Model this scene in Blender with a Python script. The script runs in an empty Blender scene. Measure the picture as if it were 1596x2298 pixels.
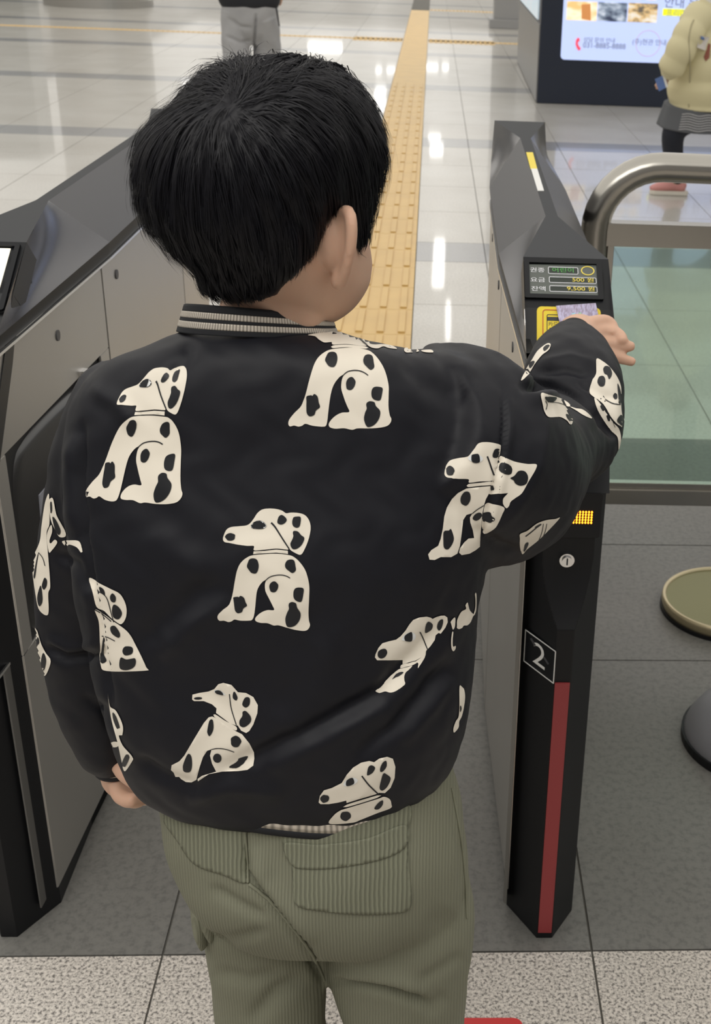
import bpy, bmesh, math, random
import numpy as np
from mathutils import Vector, Matrix
from mathutils.bvhtree import BVHTree
from mathutils.geometry import delaunay_2d_cdt
random.seed(7); rng=np.random.default_rng(7)
S=bpy.context.scene; C=S.collection

# ---------------- camera, world, lights, exposure ----------------
CF,PX,PY=2723.7,1125.4,1098.1
YAW,PITCH,ROLL=5.39653e-02,4.34684e-01,-4.25159e-02
CH=1.30
def _R(yaw,pitch,roll):
    cy,sy=math.cos(yaw),math.sin(yaw)
    F=np.array([sy*math.cos(pitch),cy*math.cos(pitch),-math.sin(pitch)])
    r=np.array([cy,-sy,0.]); d=np.cross(F,r)
    return np.array([r*math.cos(roll)+d*math.sin(roll), d*math.cos(roll)-r*math.sin(roll), F])
RM=_R(YAW,PITCH,ROLL); CO=np.array([0,0,CH])
cam=bpy.data.cameras.new('camera'); camo=bpy.data.objects.new('camera',cam); C.objects.link(camo)
cam.sensor_fit='HORIZONTAL'; cam.sensor_width=36; cam.lens=36*CF/1596
cam.shift_x=(798-PX)/1596; cam.shift_y=(PY-1149)/1596
m=Matrix.Identity(4)
for i in range(3): m[i][0]=RM[0][i]; m[i][1]=-RM[1][i]; m[i][2]=-RM[2][i]
m[2][3]=CH; camo.matrix_world=m; cam.clip_start=.02; cam.clip_end=200
cam.dof.use_dof=True; cam.dof.focus_distance=1.06; cam.dof.aperture_fstop=cam.lens/2.3
S.camera=camo
w=bpy.data.worlds.new('world'); S.world=w; w.use_nodes=True
w.node_tree.nodes['Background'].inputs[0].default_value=(.75,.76,.8,1)
w.node_tree.nodes['Background'].inputs[1].default_value=.55
S.view_settings.view_transform='Standard'; S.view_settings.look='None'
S.view_settings.exposure=0.0; S.view_settings.gamma=1; S.view_settings.use_curve_mapping=False
def area(loc,sx,sy,power,col=(1,.97,.92),rot=(0,0,0)):
    l=bpy.data.lights.new('added_area_light','AREA'); l.shape='RECTANGLE'; l.size=sx; l.size_y=sy; l.energy=power; l.color=col
    o=bpy.data.objects.new('added_area_light',l); o.location=loc; o.rotation_euler=rot; C.objects.link(o); return o
area((-1,29,3.19),21,62,3700)  # added sheet of light under the whole ceiling for even brightness, no fixture
area((-.9,-.6,2.95),2.4,2.0,45)  # added key light brightening the foreground, not a fixture of the station

# ---------------- projection helpers (survey of the place from the photo) ----------------
def ray(x,y): return RM.T@np.array([(x-PX)/CF,(y-PY)/CF,1.])
def onz(x,y,z=0.):
    d=ray(x,y); return CO+d*(z-CH)/d[2]
def ony(x,y,Y):
    d=ray(x,y); return CO+d*Y/d[1]
def onpl(x,y,P,N):
    d=ray(x,y); P=np.array(P,float); N=np.array(N,float); return CO+d*(N@(P-CO))/(N@d)
def proj(P):
    c=(np.asarray(P)-CO)@RM.T; return np.stack([c[...,0]/c[...,2]*CF+PX, c[...,1]/c[...,2]*CF+PY],-1)

# ---------------- materials ----------------
def mat(name,col,rough=.5,metal=0.,emit=0,noise=None,bump=None,spec=.5,coat=0,trans=0,aniso=0,alpha=1,sss=0,sheen=0,coord='pos'):
    m=bpy.data.materials.new(name); m.use_nodes=True; nt=m.node_tree; b=nt.nodes['Principled BSDF']
    b.inputs['Base Color'].default_value=(*col,1); b.inputs['Roughness'].default_value=rough; b.inputs['Metallic'].default_value=metal
    b.inputs['Specular IOR Level'].default_value=spec; b.inputs['Coat Weight'].default_value=coat; b.inputs['Transmission Weight'].default_value=trans
    b.inputs['Anisotropic'].default_value=aniso; b.inputs['Subsurface Weight'].default_value=sss
    if sss: b.inputs['Subsurface Radius'].default_value=(.012,.005,.003); b.inputs['Subsurface Scale'].default_value=.6
    b.inputs['Sheen Weight'].default_value=sheen
    if emit: b.inputs['Emission Color'].default_value=(*col,1); b.inputs['Emission Strength'].default_value=emit
    if noise or bump:
        src=nt.nodes.new('ShaderNodeNewGeometry').outputs['Position'] if coord=='pos' else nt.nodes.new('ShaderNodeTexCoord').outputs['Object']
        mp=nt.nodes.new('ShaderNodeMapping'); nt.links.new(src,mp.inputs['Vector'])
    if noise:  # (scale, other colour, contrast, detail, stretch)
        sc,c2,ct,det=noise[:4]
        if len(noise)>4: mp.inputs['Scale'].default_value=noise[4]
        n=nt.nodes.new('ShaderNodeTexNoise'); n.inputs['Scale'].default_value=sc; n.inputs['Detail'].default_value=det
        r=nt.nodes.new('ShaderNodeValToRGB'); r.color_ramp.elements[0].position=.5-ct; r.color_ramp.elements[1].position=.5+ct
        r.color_ramp.elements[0].color=(*c2,1); r.color_ramp.elements[1].color=(*col,1)
        nt.links.new(mp.outputs[0],n.inputs['Vector']); nt.links.new(n.outputs['Fac'],r.inputs[0]); nt.links.new(r.outputs[0],b.inputs['Base Color'])
    if bump:  # (scale, strength, distance)
        n2=nt.nodes.new('ShaderNodeTexNoise'); n2.inputs['Scale'].default_value=bump[0]; n2.inputs['Detail'].default_value=3
        bp=nt.nodes.new('ShaderNodeBump'); bp.inputs['Strength'].default_value=bump[1]; bp.inputs['Distance'].default_value=bump[2]
        nt.links.new(mp.outputs[0],n2.inputs['Vector']); nt.links.new(n2.outputs['Fac'],bp.inputs['Height']); nt.links.new(bp.outputs[0],b.inputs['Normal'])
    return m
def granite(name,base,specks,rough,sc=260,coat=.0,bumpd=.0):
    m=mat(name,base,rough,coat=coat); nt=m.node_tree; b=nt.nodes['Principled BSDF']
    b.inputs['Coat Roughness'].default_value=.045; b.inputs['Specular IOR Level'].default_value=.4
    g=nt.nodes.new('ShaderNodeNewGeometry')
    v=nt.nodes.new('ShaderNodeTexNoise'); v.inputs['Scale'].default_value=sc; v.inputs['Detail'].default_value=2; v.inputs['Roughness'].default_value=.7
    r=nt.nodes.new('ShaderNodeValToRGB'); cr=r.color_ramp; cr.elements[0].position=.36; cr.elements[0].color=(*specks,1)
    e=cr.elements.new(.47); e.color=(*[(a*.6+c*.4) for a,c in zip(base,specks)],1); cr.elements[-1].position=.60; cr.elements[-1].color=(*base,1)
    n=nt.nodes.new('ShaderNodeTexNoise'); n.inputs['Scale'].default_value=2.2; n.inputs['Detail'].default_value=3
    mx=nt.nodes.new('ShaderNodeMix'); mx.data_type='RGBA'; mx.blend_type='MULTIPLY'; mx.inputs[0].default_value=1
    r2=nt.nodes.new('ShaderNodeValToRGB'); r2.color_ramp.elements[0].position=.3; r2.color_ramp.elements[1].position=.7
    r2.color_ramp.elements[0].color=(.84,.82,.8,1); r2.color_ramp.elements[1].color=(1,1,1,1)
    nt.links.new(g.outputs['Position'],v.inputs['Vector']); nt.links.new(g.outputs['Position'],n.inputs['Vector'])
    nt.links.new(v.outputs['Fac'],r.inputs[0]); nt.links.new(n.outputs['Fac'],r2.inputs[0])
    nt.links.new(r.outputs[0],mx.inputs[6]); nt.links.new(r2.outputs[0],mx.inputs[7]); nt.links.new(mx.outputs[2],b.inputs['Base Color'])
    if bumpd:
        bp=nt.nodes.new('ShaderNodeBump'); bp.inputs['Strength'].default_value=.5; bp.inputs['Distance'].default_value=bumpd
        nt.links.new(v.outputs['Fac'],bp.inputs['Height']); nt.links.new(bp.outputs[0],b.inputs['Normal'])
    return m
M={}
M['tile']=granite('polished_granite',(.53,.515,.475),(.40,.39,.36),.32,120,coat=.42)
M['band']=granite('dark_polished_granite',(.27,.28,.29),(.2,.2,.21),.3,150,coat=.45)
M['zone']=granite('honed_grey_stone',(.18,.178,.165),(.135,.133,.125),.42,90)
M['terr']=granite('flamed_granite',(.70,.655,.60),(.15,.14,.13),.6,230,bumpd=.0006)
M['grout']=mat('grout',(.12,.115,.1),.8)
M['yellow_tile']=mat('yellow_tactile',(.68,.46,.17),.45,noise=(6,(.60,.40,.15),.25,3))
M['steel']=mat('brushed_steel',(.50,.49,.47),.34,1,aniso=.4,bump=(900,.03,.0003))
M['panel']=mat('satin_steel_panel',(.55,.535,.51),.36,.85,noise=(3,(.50,.485,.46),.3,2))
M['capgrey']=mat('dark_grey_painted_metal',(.075,.075,.08),.45,.0,coat=.0,spec=.35,bump=(2500,.05,.0002))
M['caplight']=mat('grey_painted_metal',(.030,.032,.036),.6,.0,coat=.0,spec=.2,bump=(2500,.05,.0002))
M['capgloss']=mat('glossy_grey_metal',(.06,.06,.068),.27,.2,spec=.5)
M['black']=mat('black_plastic',(.006,.007,.009),.36,spec=.3)
M['blackmat']=mat('black_matte',(.008,.0085,.010),.5,spec=.3)
M['edge']=mat('polished_edge',(.8,.8,.8),.2,1)
M['red']=mat('red_strip',(.33,.045,.05),.5)
M['glass']=mat('green_tinted_glass',(.60,.80,.70),.03,trans=1,spec=.5)
M['rail']=mat('stainless_tube',(.42,.405,.37),.24,1,aniso=.3)
M['brass']=mat('dull_brass_plate',(.17,.165,.075),.33,.6)
M['rim']=mat('worn_brass_rim',(.5,.43,.28),.35,.8)
M['white']=mat('white_print',(.8,.8,.78),.5)
M['yellow']=mat('yellow_label',(.85,.66,.02),.45)
M['redline']=mat('red_print',(.5,.06,.02),.5)
M['ink']=mat('dark_ink',(.02,.025,.03),.5)
M['lcd']=mat('lcd_screen',(.085,.095,.085),.25,emit=.25)
M['lcdtxt']=mat('lcd_lettering_white',(.6,.6,.62),.4,emit=.35)
M['lcdyel']=mat('lcd_lettering_yellow',(.65,.52,.08),.4,emit=.4)
M['lcdgrn']=mat('lcd_lettering_green',(.08,.3,.07),.4,emit=.4)
M['lcdbox']=mat('lcd_field',(.02,.028,.022),.3,emit=.1)
M['led']=mat('orange_led',(1,.22,.01),.4,emit=6)
M['navy']=mat('navy_painted_panel',(.012,.018,.035),.4)
M['screen']=mat('backlit_screen',(.50,.60,.92),.5,emit=.68,spec=.2)
M['sideposter']=mat('backlit_side_poster',(.50,.62,.72),.4,emit=.5,noise=(3,(.75,.75,.7),.2,3))
M['skin']=mat('skin',(.66,.43,.315),.5,sss=.25,spec=.3,noise=(22,(.62,.385,.275),.35,3))
M['hair']=mat('black_hair',(.005,.005,.008),.5,spec=.26,aniso=.4)
M['cloth']=mat('black_satin_cloth',(.006,.0065,.0105),.55,spec=.28,bump=(1400,.12,.0002))
M['print']=mat('cream_print',(.84,.78,.67),.55,spec=.3,bump=(1400,.12,.0002))
M['printblack']=mat('black_print',(.010,.011,.014),.5,spec=.4)
M['printwhite']=mat('white_print_eye',(.8,.82,.82),.5)
M['eye']=mat('eye_dark',(.02,.012,.01),.2)
M['blackrib']=mat('black_rib_knit',(.008,.009,.012),.8)
def ribknit(name,col,freq,rough=.6,metal=.0,bump=.0006,dark=.5,attr='cord',spark=0):
    m=mat(name,col,rough,metal,spec=.35); nt=m.node_tree; b=nt.nodes['Principled BSDF']
    a=nt.nodes.new('ShaderNodeAttribute'); a.attribute_name=attr
    n=nt.nodes.new('ShaderNodeTexNoise'); n.inputs['Scale'].default_value=60; n.inputs['Detail'].default_value=2
    g=nt.nodes.new('ShaderNodeNewGeometry'); nt.links.new(g.outputs['Position'],n.inputs['Vector'])
    q=nt.nodes.new('ShaderNodeMath'); q.operation='MULTIPLY_ADD'; q.inputs[1].default_value=freq*2*math.pi
    q2=nt.nodes.new('ShaderNodeMath'); q2.operation='MULTIPLY'; q2.inputs[1].default_value=3.0
    nt.links.new(n.outputs['Fac'],q2.inputs[0]); nt.links.new(a.outputs['Fac'],q.inputs[0]); nt.links.new(q2.outputs[0],q.inputs[2])
    s=nt.nodes.new('ShaderNodeMath'); s.operation='SINE'; nt.links.new(q.outputs[0],s.inputs[0])
    r=nt.nodes.new('ShaderNodeMapRange'); r.inputs[1].default_value=-1; r.inputs[2].default_value=.6
    nt.links.new(s.outputs[0],r.inputs[0])
    mx=nt.nodes.new('ShaderNodeMix'); mx.data_type='RGBA'; mx.inputs[6].default_value=(*[c*dark for c in col],1); mx.inputs[7].default_value=(*col,1)
    nt.links.new(r.outputs[0],mx.inputs[0]); nt.links.new(mx.outputs[2],b.inputs['Base Color'])
    bp=nt.nodes.new('ShaderNodeBump'); bp.inputs['Strength'].default_value=.7; bp.inputs['Distance'].default_value=bump
    nt.links.new(r.outputs[0],bp.inputs['Height']); nt.links.new(bp.outputs[0],b.inputs['Normal'])
    return m
M['cord']=ribknit('olive_corduroy',(.205,.208,.150),330,.85,bump=.0005,dark=.84)
M['silver']=ribknit('silver_rib_knit',(.66,.60,.52),420,.42,.25,dark=.45)

# ---------------- mesh helpers ----------------
def link(name,me,parent=None,mats=None,smooth=False):
    o=bpy.data.objects.new(name,me); C.objects.link(o)
    if parent is not None: o.parent=parent
    if mats is not None:
        for mm in (mats if isinstance(mats,(list,tuple)) else [mats]): me.materials.append(M[mm] if isinstance(mm,str) else mm)
    if smooth: me.polygons.foreach_set('use_smooth',[True]*len(me.polygons))
    return o
def mesh(V,F,mi=None):
    me=bpy.data.meshes.new('m'); me.from_pydata([tuple(map(float,v)) for v in V],[],[tuple(int(i) for i in f) for f in F])
    if mi is not None: me.polygons.foreach_set('material_index',mi)
    me.update(); return me
def tag(o,label,cat,group=None,kind=None):
    if label: o['label']=label
    if cat: o['category']=cat
    if group: o['group']=group
    if kind: o['kind']=kind
    return o
def empty(name,loc=(0,0,0),rz=0):
    o=bpy.data.objects.new(name,None); o.location=loc; o.rotation_euler=(0,0,rz); o.empty_display_size=.1; C.objects.link(o); return o
def box(x0,x1,y0,y1,z0,z1,bev=0):
    bm=bmesh.new(); bmesh.ops.create_cube(bm,size=1)
    for v in bm.verts: v.co=((x0+x1)/2+v.co.x*(x1-x0),(y0+y1)/2+v.co.y*(y1-y0),(z0+z1)/2+v.co.z*(z1-z0))
    if bev: bmesh.ops.bevel(bm,geom=bm.edges[:],offset=bev,segments=2,affect='EDGES',profile=.7)
    me=bpy.data.meshes.new('m'); bm.to_mesh(me); bm.free(); return me
def join(ms):
    bm=bmesh.new()
    for x in ms: bm.from_mesh(x)
    me=bpy.data.meshes.new('m'); bm.to_mesh(me); bm.free(); return me
def prism(poly,z0,z1,bev=0):
    n=len(poly); V=[(x,y,z0) for x,y in poly]+[(x,y,z1) for x,y in poly]
    F=[tuple(range(n))[::-1],tuple(range(n,2*n))]+[(i,(i+1)%n,n+(i+1)%n,n+i) for i in range(n)]
    me=mesh(V,F); fixn(me)
    if bev:
        bm=bmesh.new(); bm.from_mesh(me); bmesh.ops.bevel(bm,geom=bm.edges[:],offset=bev,segments=2,affect='EDGES'); bm.to_mesh(me); bm.free()
    return me
def fixn(me):
    bm=bmesh.new(); bm.from_mesh(me); bmesh.ops.recalc_face_normals(bm,faces=bm.faces); bm.to_mesh(me); bm.free(); return me
def crom(P,n):
    """Catmull-Rom resample of rows P to n rows"""
    P=np.array(P,float); k=len(P); t=np.linspace(0,k-1,n); i=np.clip(t.astype(int),0,k-2); f=(t-i)[:,None]
    a=P[np.clip(i-1,0,k-1)]; b=P[i]; c=P[i+1]; d=P[np.clip(i+2,0,k-1)]
    return .5*((2*b)+(c-a)*f+(2*a-5*b+4*c-d)*f*f+(3*b-a-3*c+d)*f**3)
def grid_faces(n,m,closed=True,off=0):
    F=[]
    for i in range(n-1):
        for j in range(m if closed else m-1):
            F.append((off+i*m+j,off+i*m+(j+1)%m,off+(i+1)*m+(j+1)%m,off+(i+1)*m+j))
    return F
def loft(rings,cap=True):
    n=len(rings); m=len(rings[0]); V=[p for r in rings for p in r]; F=grid_faces(n,m)
    if cap:
        V.append(np.mean(rings[0],0)); V.append(np.mean(rings[-1],0)); a=n*m
        for j in range(m): F.append((a,(j+1)%m,j)); F.append((a+1,(n-1)*m+j,(n-1)*m+(j+1)%m))
    return fixn(mesh(V,F))
def tube(P,R,seg=24,n=None,flat=1.0,up=None,caps=True):
    P=np.array(P,float); R=np.array(R,float).reshape(len(P),-1)
    if n: Q=crom(np.hstack([P,R]),n); P=Q[:,:3]; R=np.maximum(Q[:,3:],1e-4)
    T=np.gradient(P,axis=0); T/=np.linalg.norm(T,axis=1)[:,None]+1e-12
    u=np.array(up if up is not None else ([0,0,1] if abs(T[0][2])<.8 else [0,1,0]),float); rings=[]
    for p,t,r in zip(P,T,R):
        a=u-t*(u@t); a/=np.linalg.norm(a); b=np.cross(t,a); u=a if up is None else u
        r0=r[0]; r1=r[1] if len(r)>1 else r[0]*flat
        rings.append([p+a*r1*math.cos(k)+b*r0*math.sin(k) for k in np.linspace(0,2*math.pi,seg,endpoint=False)])
    if caps:
        p,t,r=P[0],T[0],R[0][0]; rings=[[p+(q-p)*.6-t*r*.55 for q in rings[0]]]+rings
        p,t,r=P[-1],T[-1],R[-1][0]; rings=rings+[[p+(q-p)*.6+t*r*.55 for q in rings[-1]]]
    return loft(rings)
def ball(c,r,seg=24):
    r=np.ones(3)*r; bm=bmesh.new(); bmesh.ops.create_uvsphere(bm,u_segments=seg,v_segments=seg//2,radius=1)
    for v in bm.verts: v.co=(c[0]+v.co.x*r[0],c[1]+v.co.y*r[1],c[2]+v.co.z*r[2])
    me=bpy.data.meshes.new('m'); bm.to_mesh(me); bm.free(); return me
def cyl(c,r,h,seg=32,axis=(0,0,1),r2=None):
    bm=bmesh.new(); bmesh.ops.create_cone(bm,cap_ends=True,segments=seg,radius1=r,radius2=r if r2 is None else r2,depth=h)
    q=Vector((0,0,1)).rotation_difference(Vector(axis)).to_matrix().to_4x4(); bm.transform(Matrix.Translation(c)@q)
    me=bpy.data.meshes.new('m'); bm.to_mesh(me); bm.free(); return me
def remesh(me,voxel,smooth=6,fac=.5):
    o=bpy.data.objects.new('tmp',me); C.objects.link(o)
    r=o.modifiers.new('r','REMESH'); r.mode='VOXEL'; r.voxel_size=voxel
    if smooth: s=o.modifiers.new('s','SMOOTH'); s.factor=fac; s.iterations=smooth
    dg=bpy.context.evaluated_depsgraph_get(); out=bpy.data.meshes.new_from_object(o.evaluated_get(dg)); bpy.data.objects.remove(o)
    out.materials.clear(); return out
def co(me):
    a=np.empty(len(me.vertices)*3); me.vertices.foreach_get('co',a); return a.reshape(-1,3)
def setco(me,a): me.vertices.foreach_set('co',a.ravel()); me.update()
def nor(me):
    a=np.empty(len(me.vertices)*3); me.vertices.foreach_get('normal',a); return a.reshape(-1,3)
def attr(me,name,vals):
    at=me.attributes.new(name,'FLOAT','POINT'); at.data.foreach_set('value',np.asarray(vals,dtype=np.float32))
def bvh(me):
    v=[Vector(p) for p in co(me)]; return BVHTree.FromPolygons(v,[tuple(p.vertices) for p in me.polygons])
def hit(b,x,y,off=0):
    d=Vector(ray(x,y)).normalized(); o=Vector(CO); r=b.ray_cast(o,d)
    if r[0] is None: return None
    n=r[1]; n=-n if n.dot(d)>0 else n
    return np.array(r[0]+n*off)
def segd(p,poly):
    """distance from points p to polyline and parameter along it"""
    best=np.full(len(p),1e9); tt=np.zeros(len(p)); poly=np.array(poly,float); L=0; tot=np.linalg.norm(np.diff(poly,axis=0),axis=1).sum()
    for a,b in zip(poly[:-1],poly[1:]):
        d=b-a; l=np.linalg.norm(d); t=np.clip((p-a)@d/(l*l),0,1); q=np.linalg.norm(p-(a+t[:,None]*d),axis=1)
        k=q<best; best[k]=q[k]; tt[k]=(L+t[k]*l)/tot; L+=l
    return best,tt
def folds(me,F,noise=(0,1)):
    v=co(me); n=nor(me); p=proj(v); facing=((CO-v)*n).sum(1)>-.05; d=np.zeros(len(v))
    for pl,wd,dep in F:
        dist,t=segd(p,pl); tap=np.clip(np.minimum(t,1-t)*5,0,1)**.7
        d+=dep*np.exp(-(dist/wd)**2)*tap
    v=v+n*(d*facing)[:,None]
    if noise[0]:
        q=v*noise[1]; k=np.sin(q[:,0]*1.7+np.sin(q[:,2]*1.3)*1.5)*np.sin(q[:,2]*1.1+np.sin(q[:,1]*2.1+q[:,0])*1.2)
        v=v+n*(k*noise[0])[:,None]
    setco(me,v)
# decal: polygons given in photo pixels, laid onto the cloth surface
def smoothpoly(P,k=3):
    P=np.array(P,float); n=len(P); out=[]
    for i in range(n):
        a,b,c,d=P[i-1],P[i],P[(i+1)%n],P[(i+2)%n]
        m=max(1,int(np.linalg.norm(c-b)/6))
        # keep corners sharp where the outline turns hard
        for t in np.linspace(0,1,m,endpoint=False):
            out.append(.5*((2*b)+(c-a)*t+(2*a-5*b+4*c-d)*t*t+(3*b-a-3*c+d)*t**3))
    return np.array(out)
def stroke(P,w0,w1=None):
    w1=w0 if w1 is None else w1; P=crom(P,max(8,len(P)*4)); T=np.gradient(P,axis=0); T/=np.linalg.norm(T,axis=1)[:,None]; N=np.stack([-T[:,1],T[:,0]],1)
    w=np.linspace(w0,w1,len(P))[:,None]/2
    return np.vstack([P+N*w,(P-N*w)[::-1]])
def ell(c,rx,ry,rot=0,n=16,jag=0):
    t=np.linspace(0,2*math.pi,n,endpoint=False); r=1+jag*np.sin(t*5+c[0])+jag*.7*np.cos(t*3+c[1]); x=np.cos(t)*rx*r; y=np.sin(t)*ry*r; a=math.radians(rot)
    return np.stack([c[0]+x*math.cos(a)-y*math.sin(a),c[1]+x*math.sin(a)+y*math.cos(a)],1)
def fill(poly,step):
    poly=np.array(poly); n=len(poly); x0,y0=poly.min(0); x1,y1=poly.max(0); pts=[Vector(p) for p in poly]
    for i,y in enumerate(np.arange(y0+step/2,y1,step)):
        for x in np.arange(x0+step/2+(i%2)*step/2,x1,step):
            ins=False; j=n-1
            X=poly[:,0];Yp=poly[:,1];Xj=np.roll(X,1);Yj=np.roll(Yp,1)
            c=((Yp>y)!=(Yj>y)); den=np.where(np.abs(Yj-Yp)<1e-9,1e-9,Yj-Yp)
            if (c&(x<(Xj-X)*(y-Yp)/den+X)).sum()%2 and np.hypot(X-x,Yp-y).min()>step*.35: pts.append(Vector((x,y)))
    r=delaunay_2d_cdt(pts,[],[list(range(n))],1,1e-4)
    return np.array([tuple(v) for v in r[0]]),[f for f in r[2]]
def decal(name,layers,b,parent,step=7,label=None,base=.0006,maxjump=.035):
    V=[];F=[];MI=[];mats=[]
    for k,(poly,mt) in enumerate(layers):
        if mt not in mats: mats.append(mt)
        lvl={'print':0,'printblack':1,'printwhite':1}.get(mt,0) if not isinstance(mt,tuple) else 0
        if mt=='printblack' and k>0 and layers[k-1][1]=='printwhite': lvl=2
        try: pv,pf=fill(poly,step)
        except Exception as e: continue
        P=[hit(b,x,y,base+.00035*lvl) for x,y in pv]; o=len(V); V+= [p if p is not None else np.zeros(3) for p in P]
        for f in pf:
            if any(P[i] is None for i in f): continue
            q=[P[i] for i in f]
            if max(np.linalg.norm(q[i]-q[i-1]) for i in range(len(q)))>maxjump: continue
            F.append([o+i for i in f]); MI.append(mats.index(mt))
    me=mesh(V,F,MI)
    bm=bmesh.new(); bm.from_mesh(me); bmesh.ops.delete(bm,geom=[v for v in bm.verts if not v.link_faces],context='VERTS')
    for f in bm.faces:
        if f.normal.dot(Vector(CO)-f.calc_center_median())<0: f.normal_flip()
    bm.to_mesh(me); bm.free()
    o=link(name,me,parent,mats,True)
    if label: o['label']=label
    return o
def text(s,size,mt,origin,ux,uy,parent,name='lettering',align='CENTER',off=.0003,sx=1,ext=0):
    cu=bpy.data.curves.new('t','FONT'); cu.body=s; cu.size=size; cu.align_x=align; cu.align_y='CENTER'; cu.resolution_u=3; cu.extrude=ext
    t=bpy.data.objects.new('t',cu); C.objects.link(t); dg=bpy.context.evaluated_depsgraph_get()
    me=bpy.data.meshes.new_from_object(t.evaluated_get(dg)); bpy.data.objects.remove(t)
    ux=np.array(ux,float);uy=np.array(uy,float); ux/=np.linalg.norm(ux); uy/=np.linalg.norm(uy); nn=np.cross(ux,uy); v=co(me)
    v=np.array(origin)+v[:,:1]*ux*sx+v[:,1:2]*uy+(v[:,2:]+off)*nn
    setco(me,v); me.materials.clear(); return link(name,me,parent,mt)
class Plane:
    def __init__(s,P,ux,uy):
        s.P=np.array(P,float); s.ux=np.array(ux,float)/np.linalg.norm(ux); u=np.array(uy,float); u-=s.ux*(u@s.ux); s.uy=u/np.linalg.norm(u); s.n=np.cross(s.ux,s.uy)
    def at(s,x,y): return onpl(x,y,s.P,s.n)
    def uv(s,x,y): d=s.at(x,y)-s.P; return np.array([d@s.ux,d@s.uy])
    def w(s,u,v,o=0): return s.P+s.ux*u+s.uy*v+s.n*o
    def slab(s,uvs,o0,o1):
        n=len(uvs); V=[s.w(u,v,o1) for u,v in uvs]+[s.w(u,v,o0) for u,v in uvs]
        return fixn(mesh(V,[tuple(range(n)),tuple(range(2*n-1,n-1,-1))]+[(i,n+i,n+(i+1)%n,(i+1)%n) for i in range(n)]))
def rrect(u0,u1,v0,v1,r,k=5):
    o=[]
    for cx,cy,a in ((u1-r,v1-r,0),(u0+r,v1-r,90),(u0+r,v0+r,180),(u1-r,v0+r,270)):
        for t in np.linspace(0,90,k): o.append((cx+r*math.cos(math.radians(a+t)),cy+r*math.sin(math.radians(a+t))))
    return o
def frame_ring(pl,u0,u1,v0,v1,r,wd,o0,o1):
    A=rrect(u0,u1,v0,v1,r); B=rrect(u0+wd,u1-wd,v0+wd,v1-wd,max(r-wd,.0002)); n=len(A)
    V=[pl.w(*p,o1) for p in A]+[pl.w(*p,o1) for p in B]+[pl.w(*p,o0) for p in A]+[pl.w(*p,o0) for p in B]
    F=[]
    for i in range(n):
        j=(i+1)%n; F+=[(i,j,n+j,n+i),(i,2*n+i,2*n+j,j),(n+i,n+j,3*n+j,3*n+i)]
    return fixn(mesh(V,F))

# =====================================================================
# FLOOR
# =====================================================================
FR=.0141
floor=link('floor',box(-14,12,-3,64,-.05,-.004),None,'grout'); floor.rotation_euler[2]=FR; floor['kind']='structure'
xs=[-.353-.6*k for k in range(17,0,-1)]+[-.353,-.058,.241]+[.241+.59*k for k in range(1,13)]
def fl2w(x,y): c,s=math.cos(FR),math.sin(FR); return np.array([c*x-s*y,s*x+c*y,0])
rows=[(-2.6+.6*0,-2.0,'terr'),(-2.0,-1.4,'terr'),(-1.4,-.8,'terr'),(-.8,-.2,'terr'),(-.2,.4,'terr'),(.4,.76,'terr'),(.76,1.262,'terr'),
      (1.262,2.005,'zone'),(2.005,2.497,'zone'),(2.497,3.15,'zone'),(3.15,3.79,'tile'),(3.79,4.43,'tile'),(4.43,5.07,'tile')]
y=5.07
for k in range(8):
    rows.append((y,y+.34,'band')); y+=.34
    for j in range(4): rows.append((y,y+.64,'tile')); y+=.64
cells=[]
for (y0,y1,mt) in rows:
    for x0,x1 in zip(xs[:-1],xs[1:]):
        if abs(x0+.353)<1e-6 and y0>=3.1: continue
        if mt=='terr' and not(-1.6<x0<1.2): continue
        c=proj(fl2w((x0+x1)/2,(y0+y1)/2)) if y1>1 else np.array([800,2600])
        vis=(-150<c[0]<1750 and -60<c[1]<2500)
        cells.append((0 if vis else 1,math.hypot((x0+x1)/2,(y0+y1)/2-0),x0,x1,y0,y1,mt))
cells.sort(key=lambda c:(c[0],c[1]))
cache={}; rest={}
for k,(vv,dd,x0,x1,y0,y1,mt) in enumerate(cells):
    g=.0015; key=(round(x1-x0,3),round(y1-y0,3),mt)
    if k<300 and vv==0:
        if key not in cache:
            a,b_=(x1-x0)/2-g,(y1-y0)/2-g; me=box(-a,a,-b_,b_,-.02,0,.0008); me.materials.append(M[mt]); cache[key]=me
        o=bpy.data.objects.new('tile' if mt!='band' else 'border_tile',cache[key]); C.objects.link(o); o.parent=floor; o.location=((x0+x1)/2,(y0+y1)/2,0)
    else: rest.setdefault(mt,[]).append((x0+g,x1-g,y0+g,y1-g))
for mt,L in rest.items():
    V=[];F=[]
    for x0,x1,y0,y1 in L:
        o=len(V); V+=[(x0,y0,-.02),(x1,y0,-.02),(x1,y1,-.02),(x0,y1,-.02),(x0,y0,0),(x1,y0,0),(x1,y1,0),(x0,y1,0)]
        F+=[(o+4,o+5,o+6,o+7),(o,o+1,o+5,o+4),(o+1,o+2,o+6,o+5),(o+2,o+3,o+7,o+6),(o+3,o,o+4,o+7)]
    o=link('far_tiles',mesh(V,F),floor,mt); o['kind']='stuff'
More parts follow.
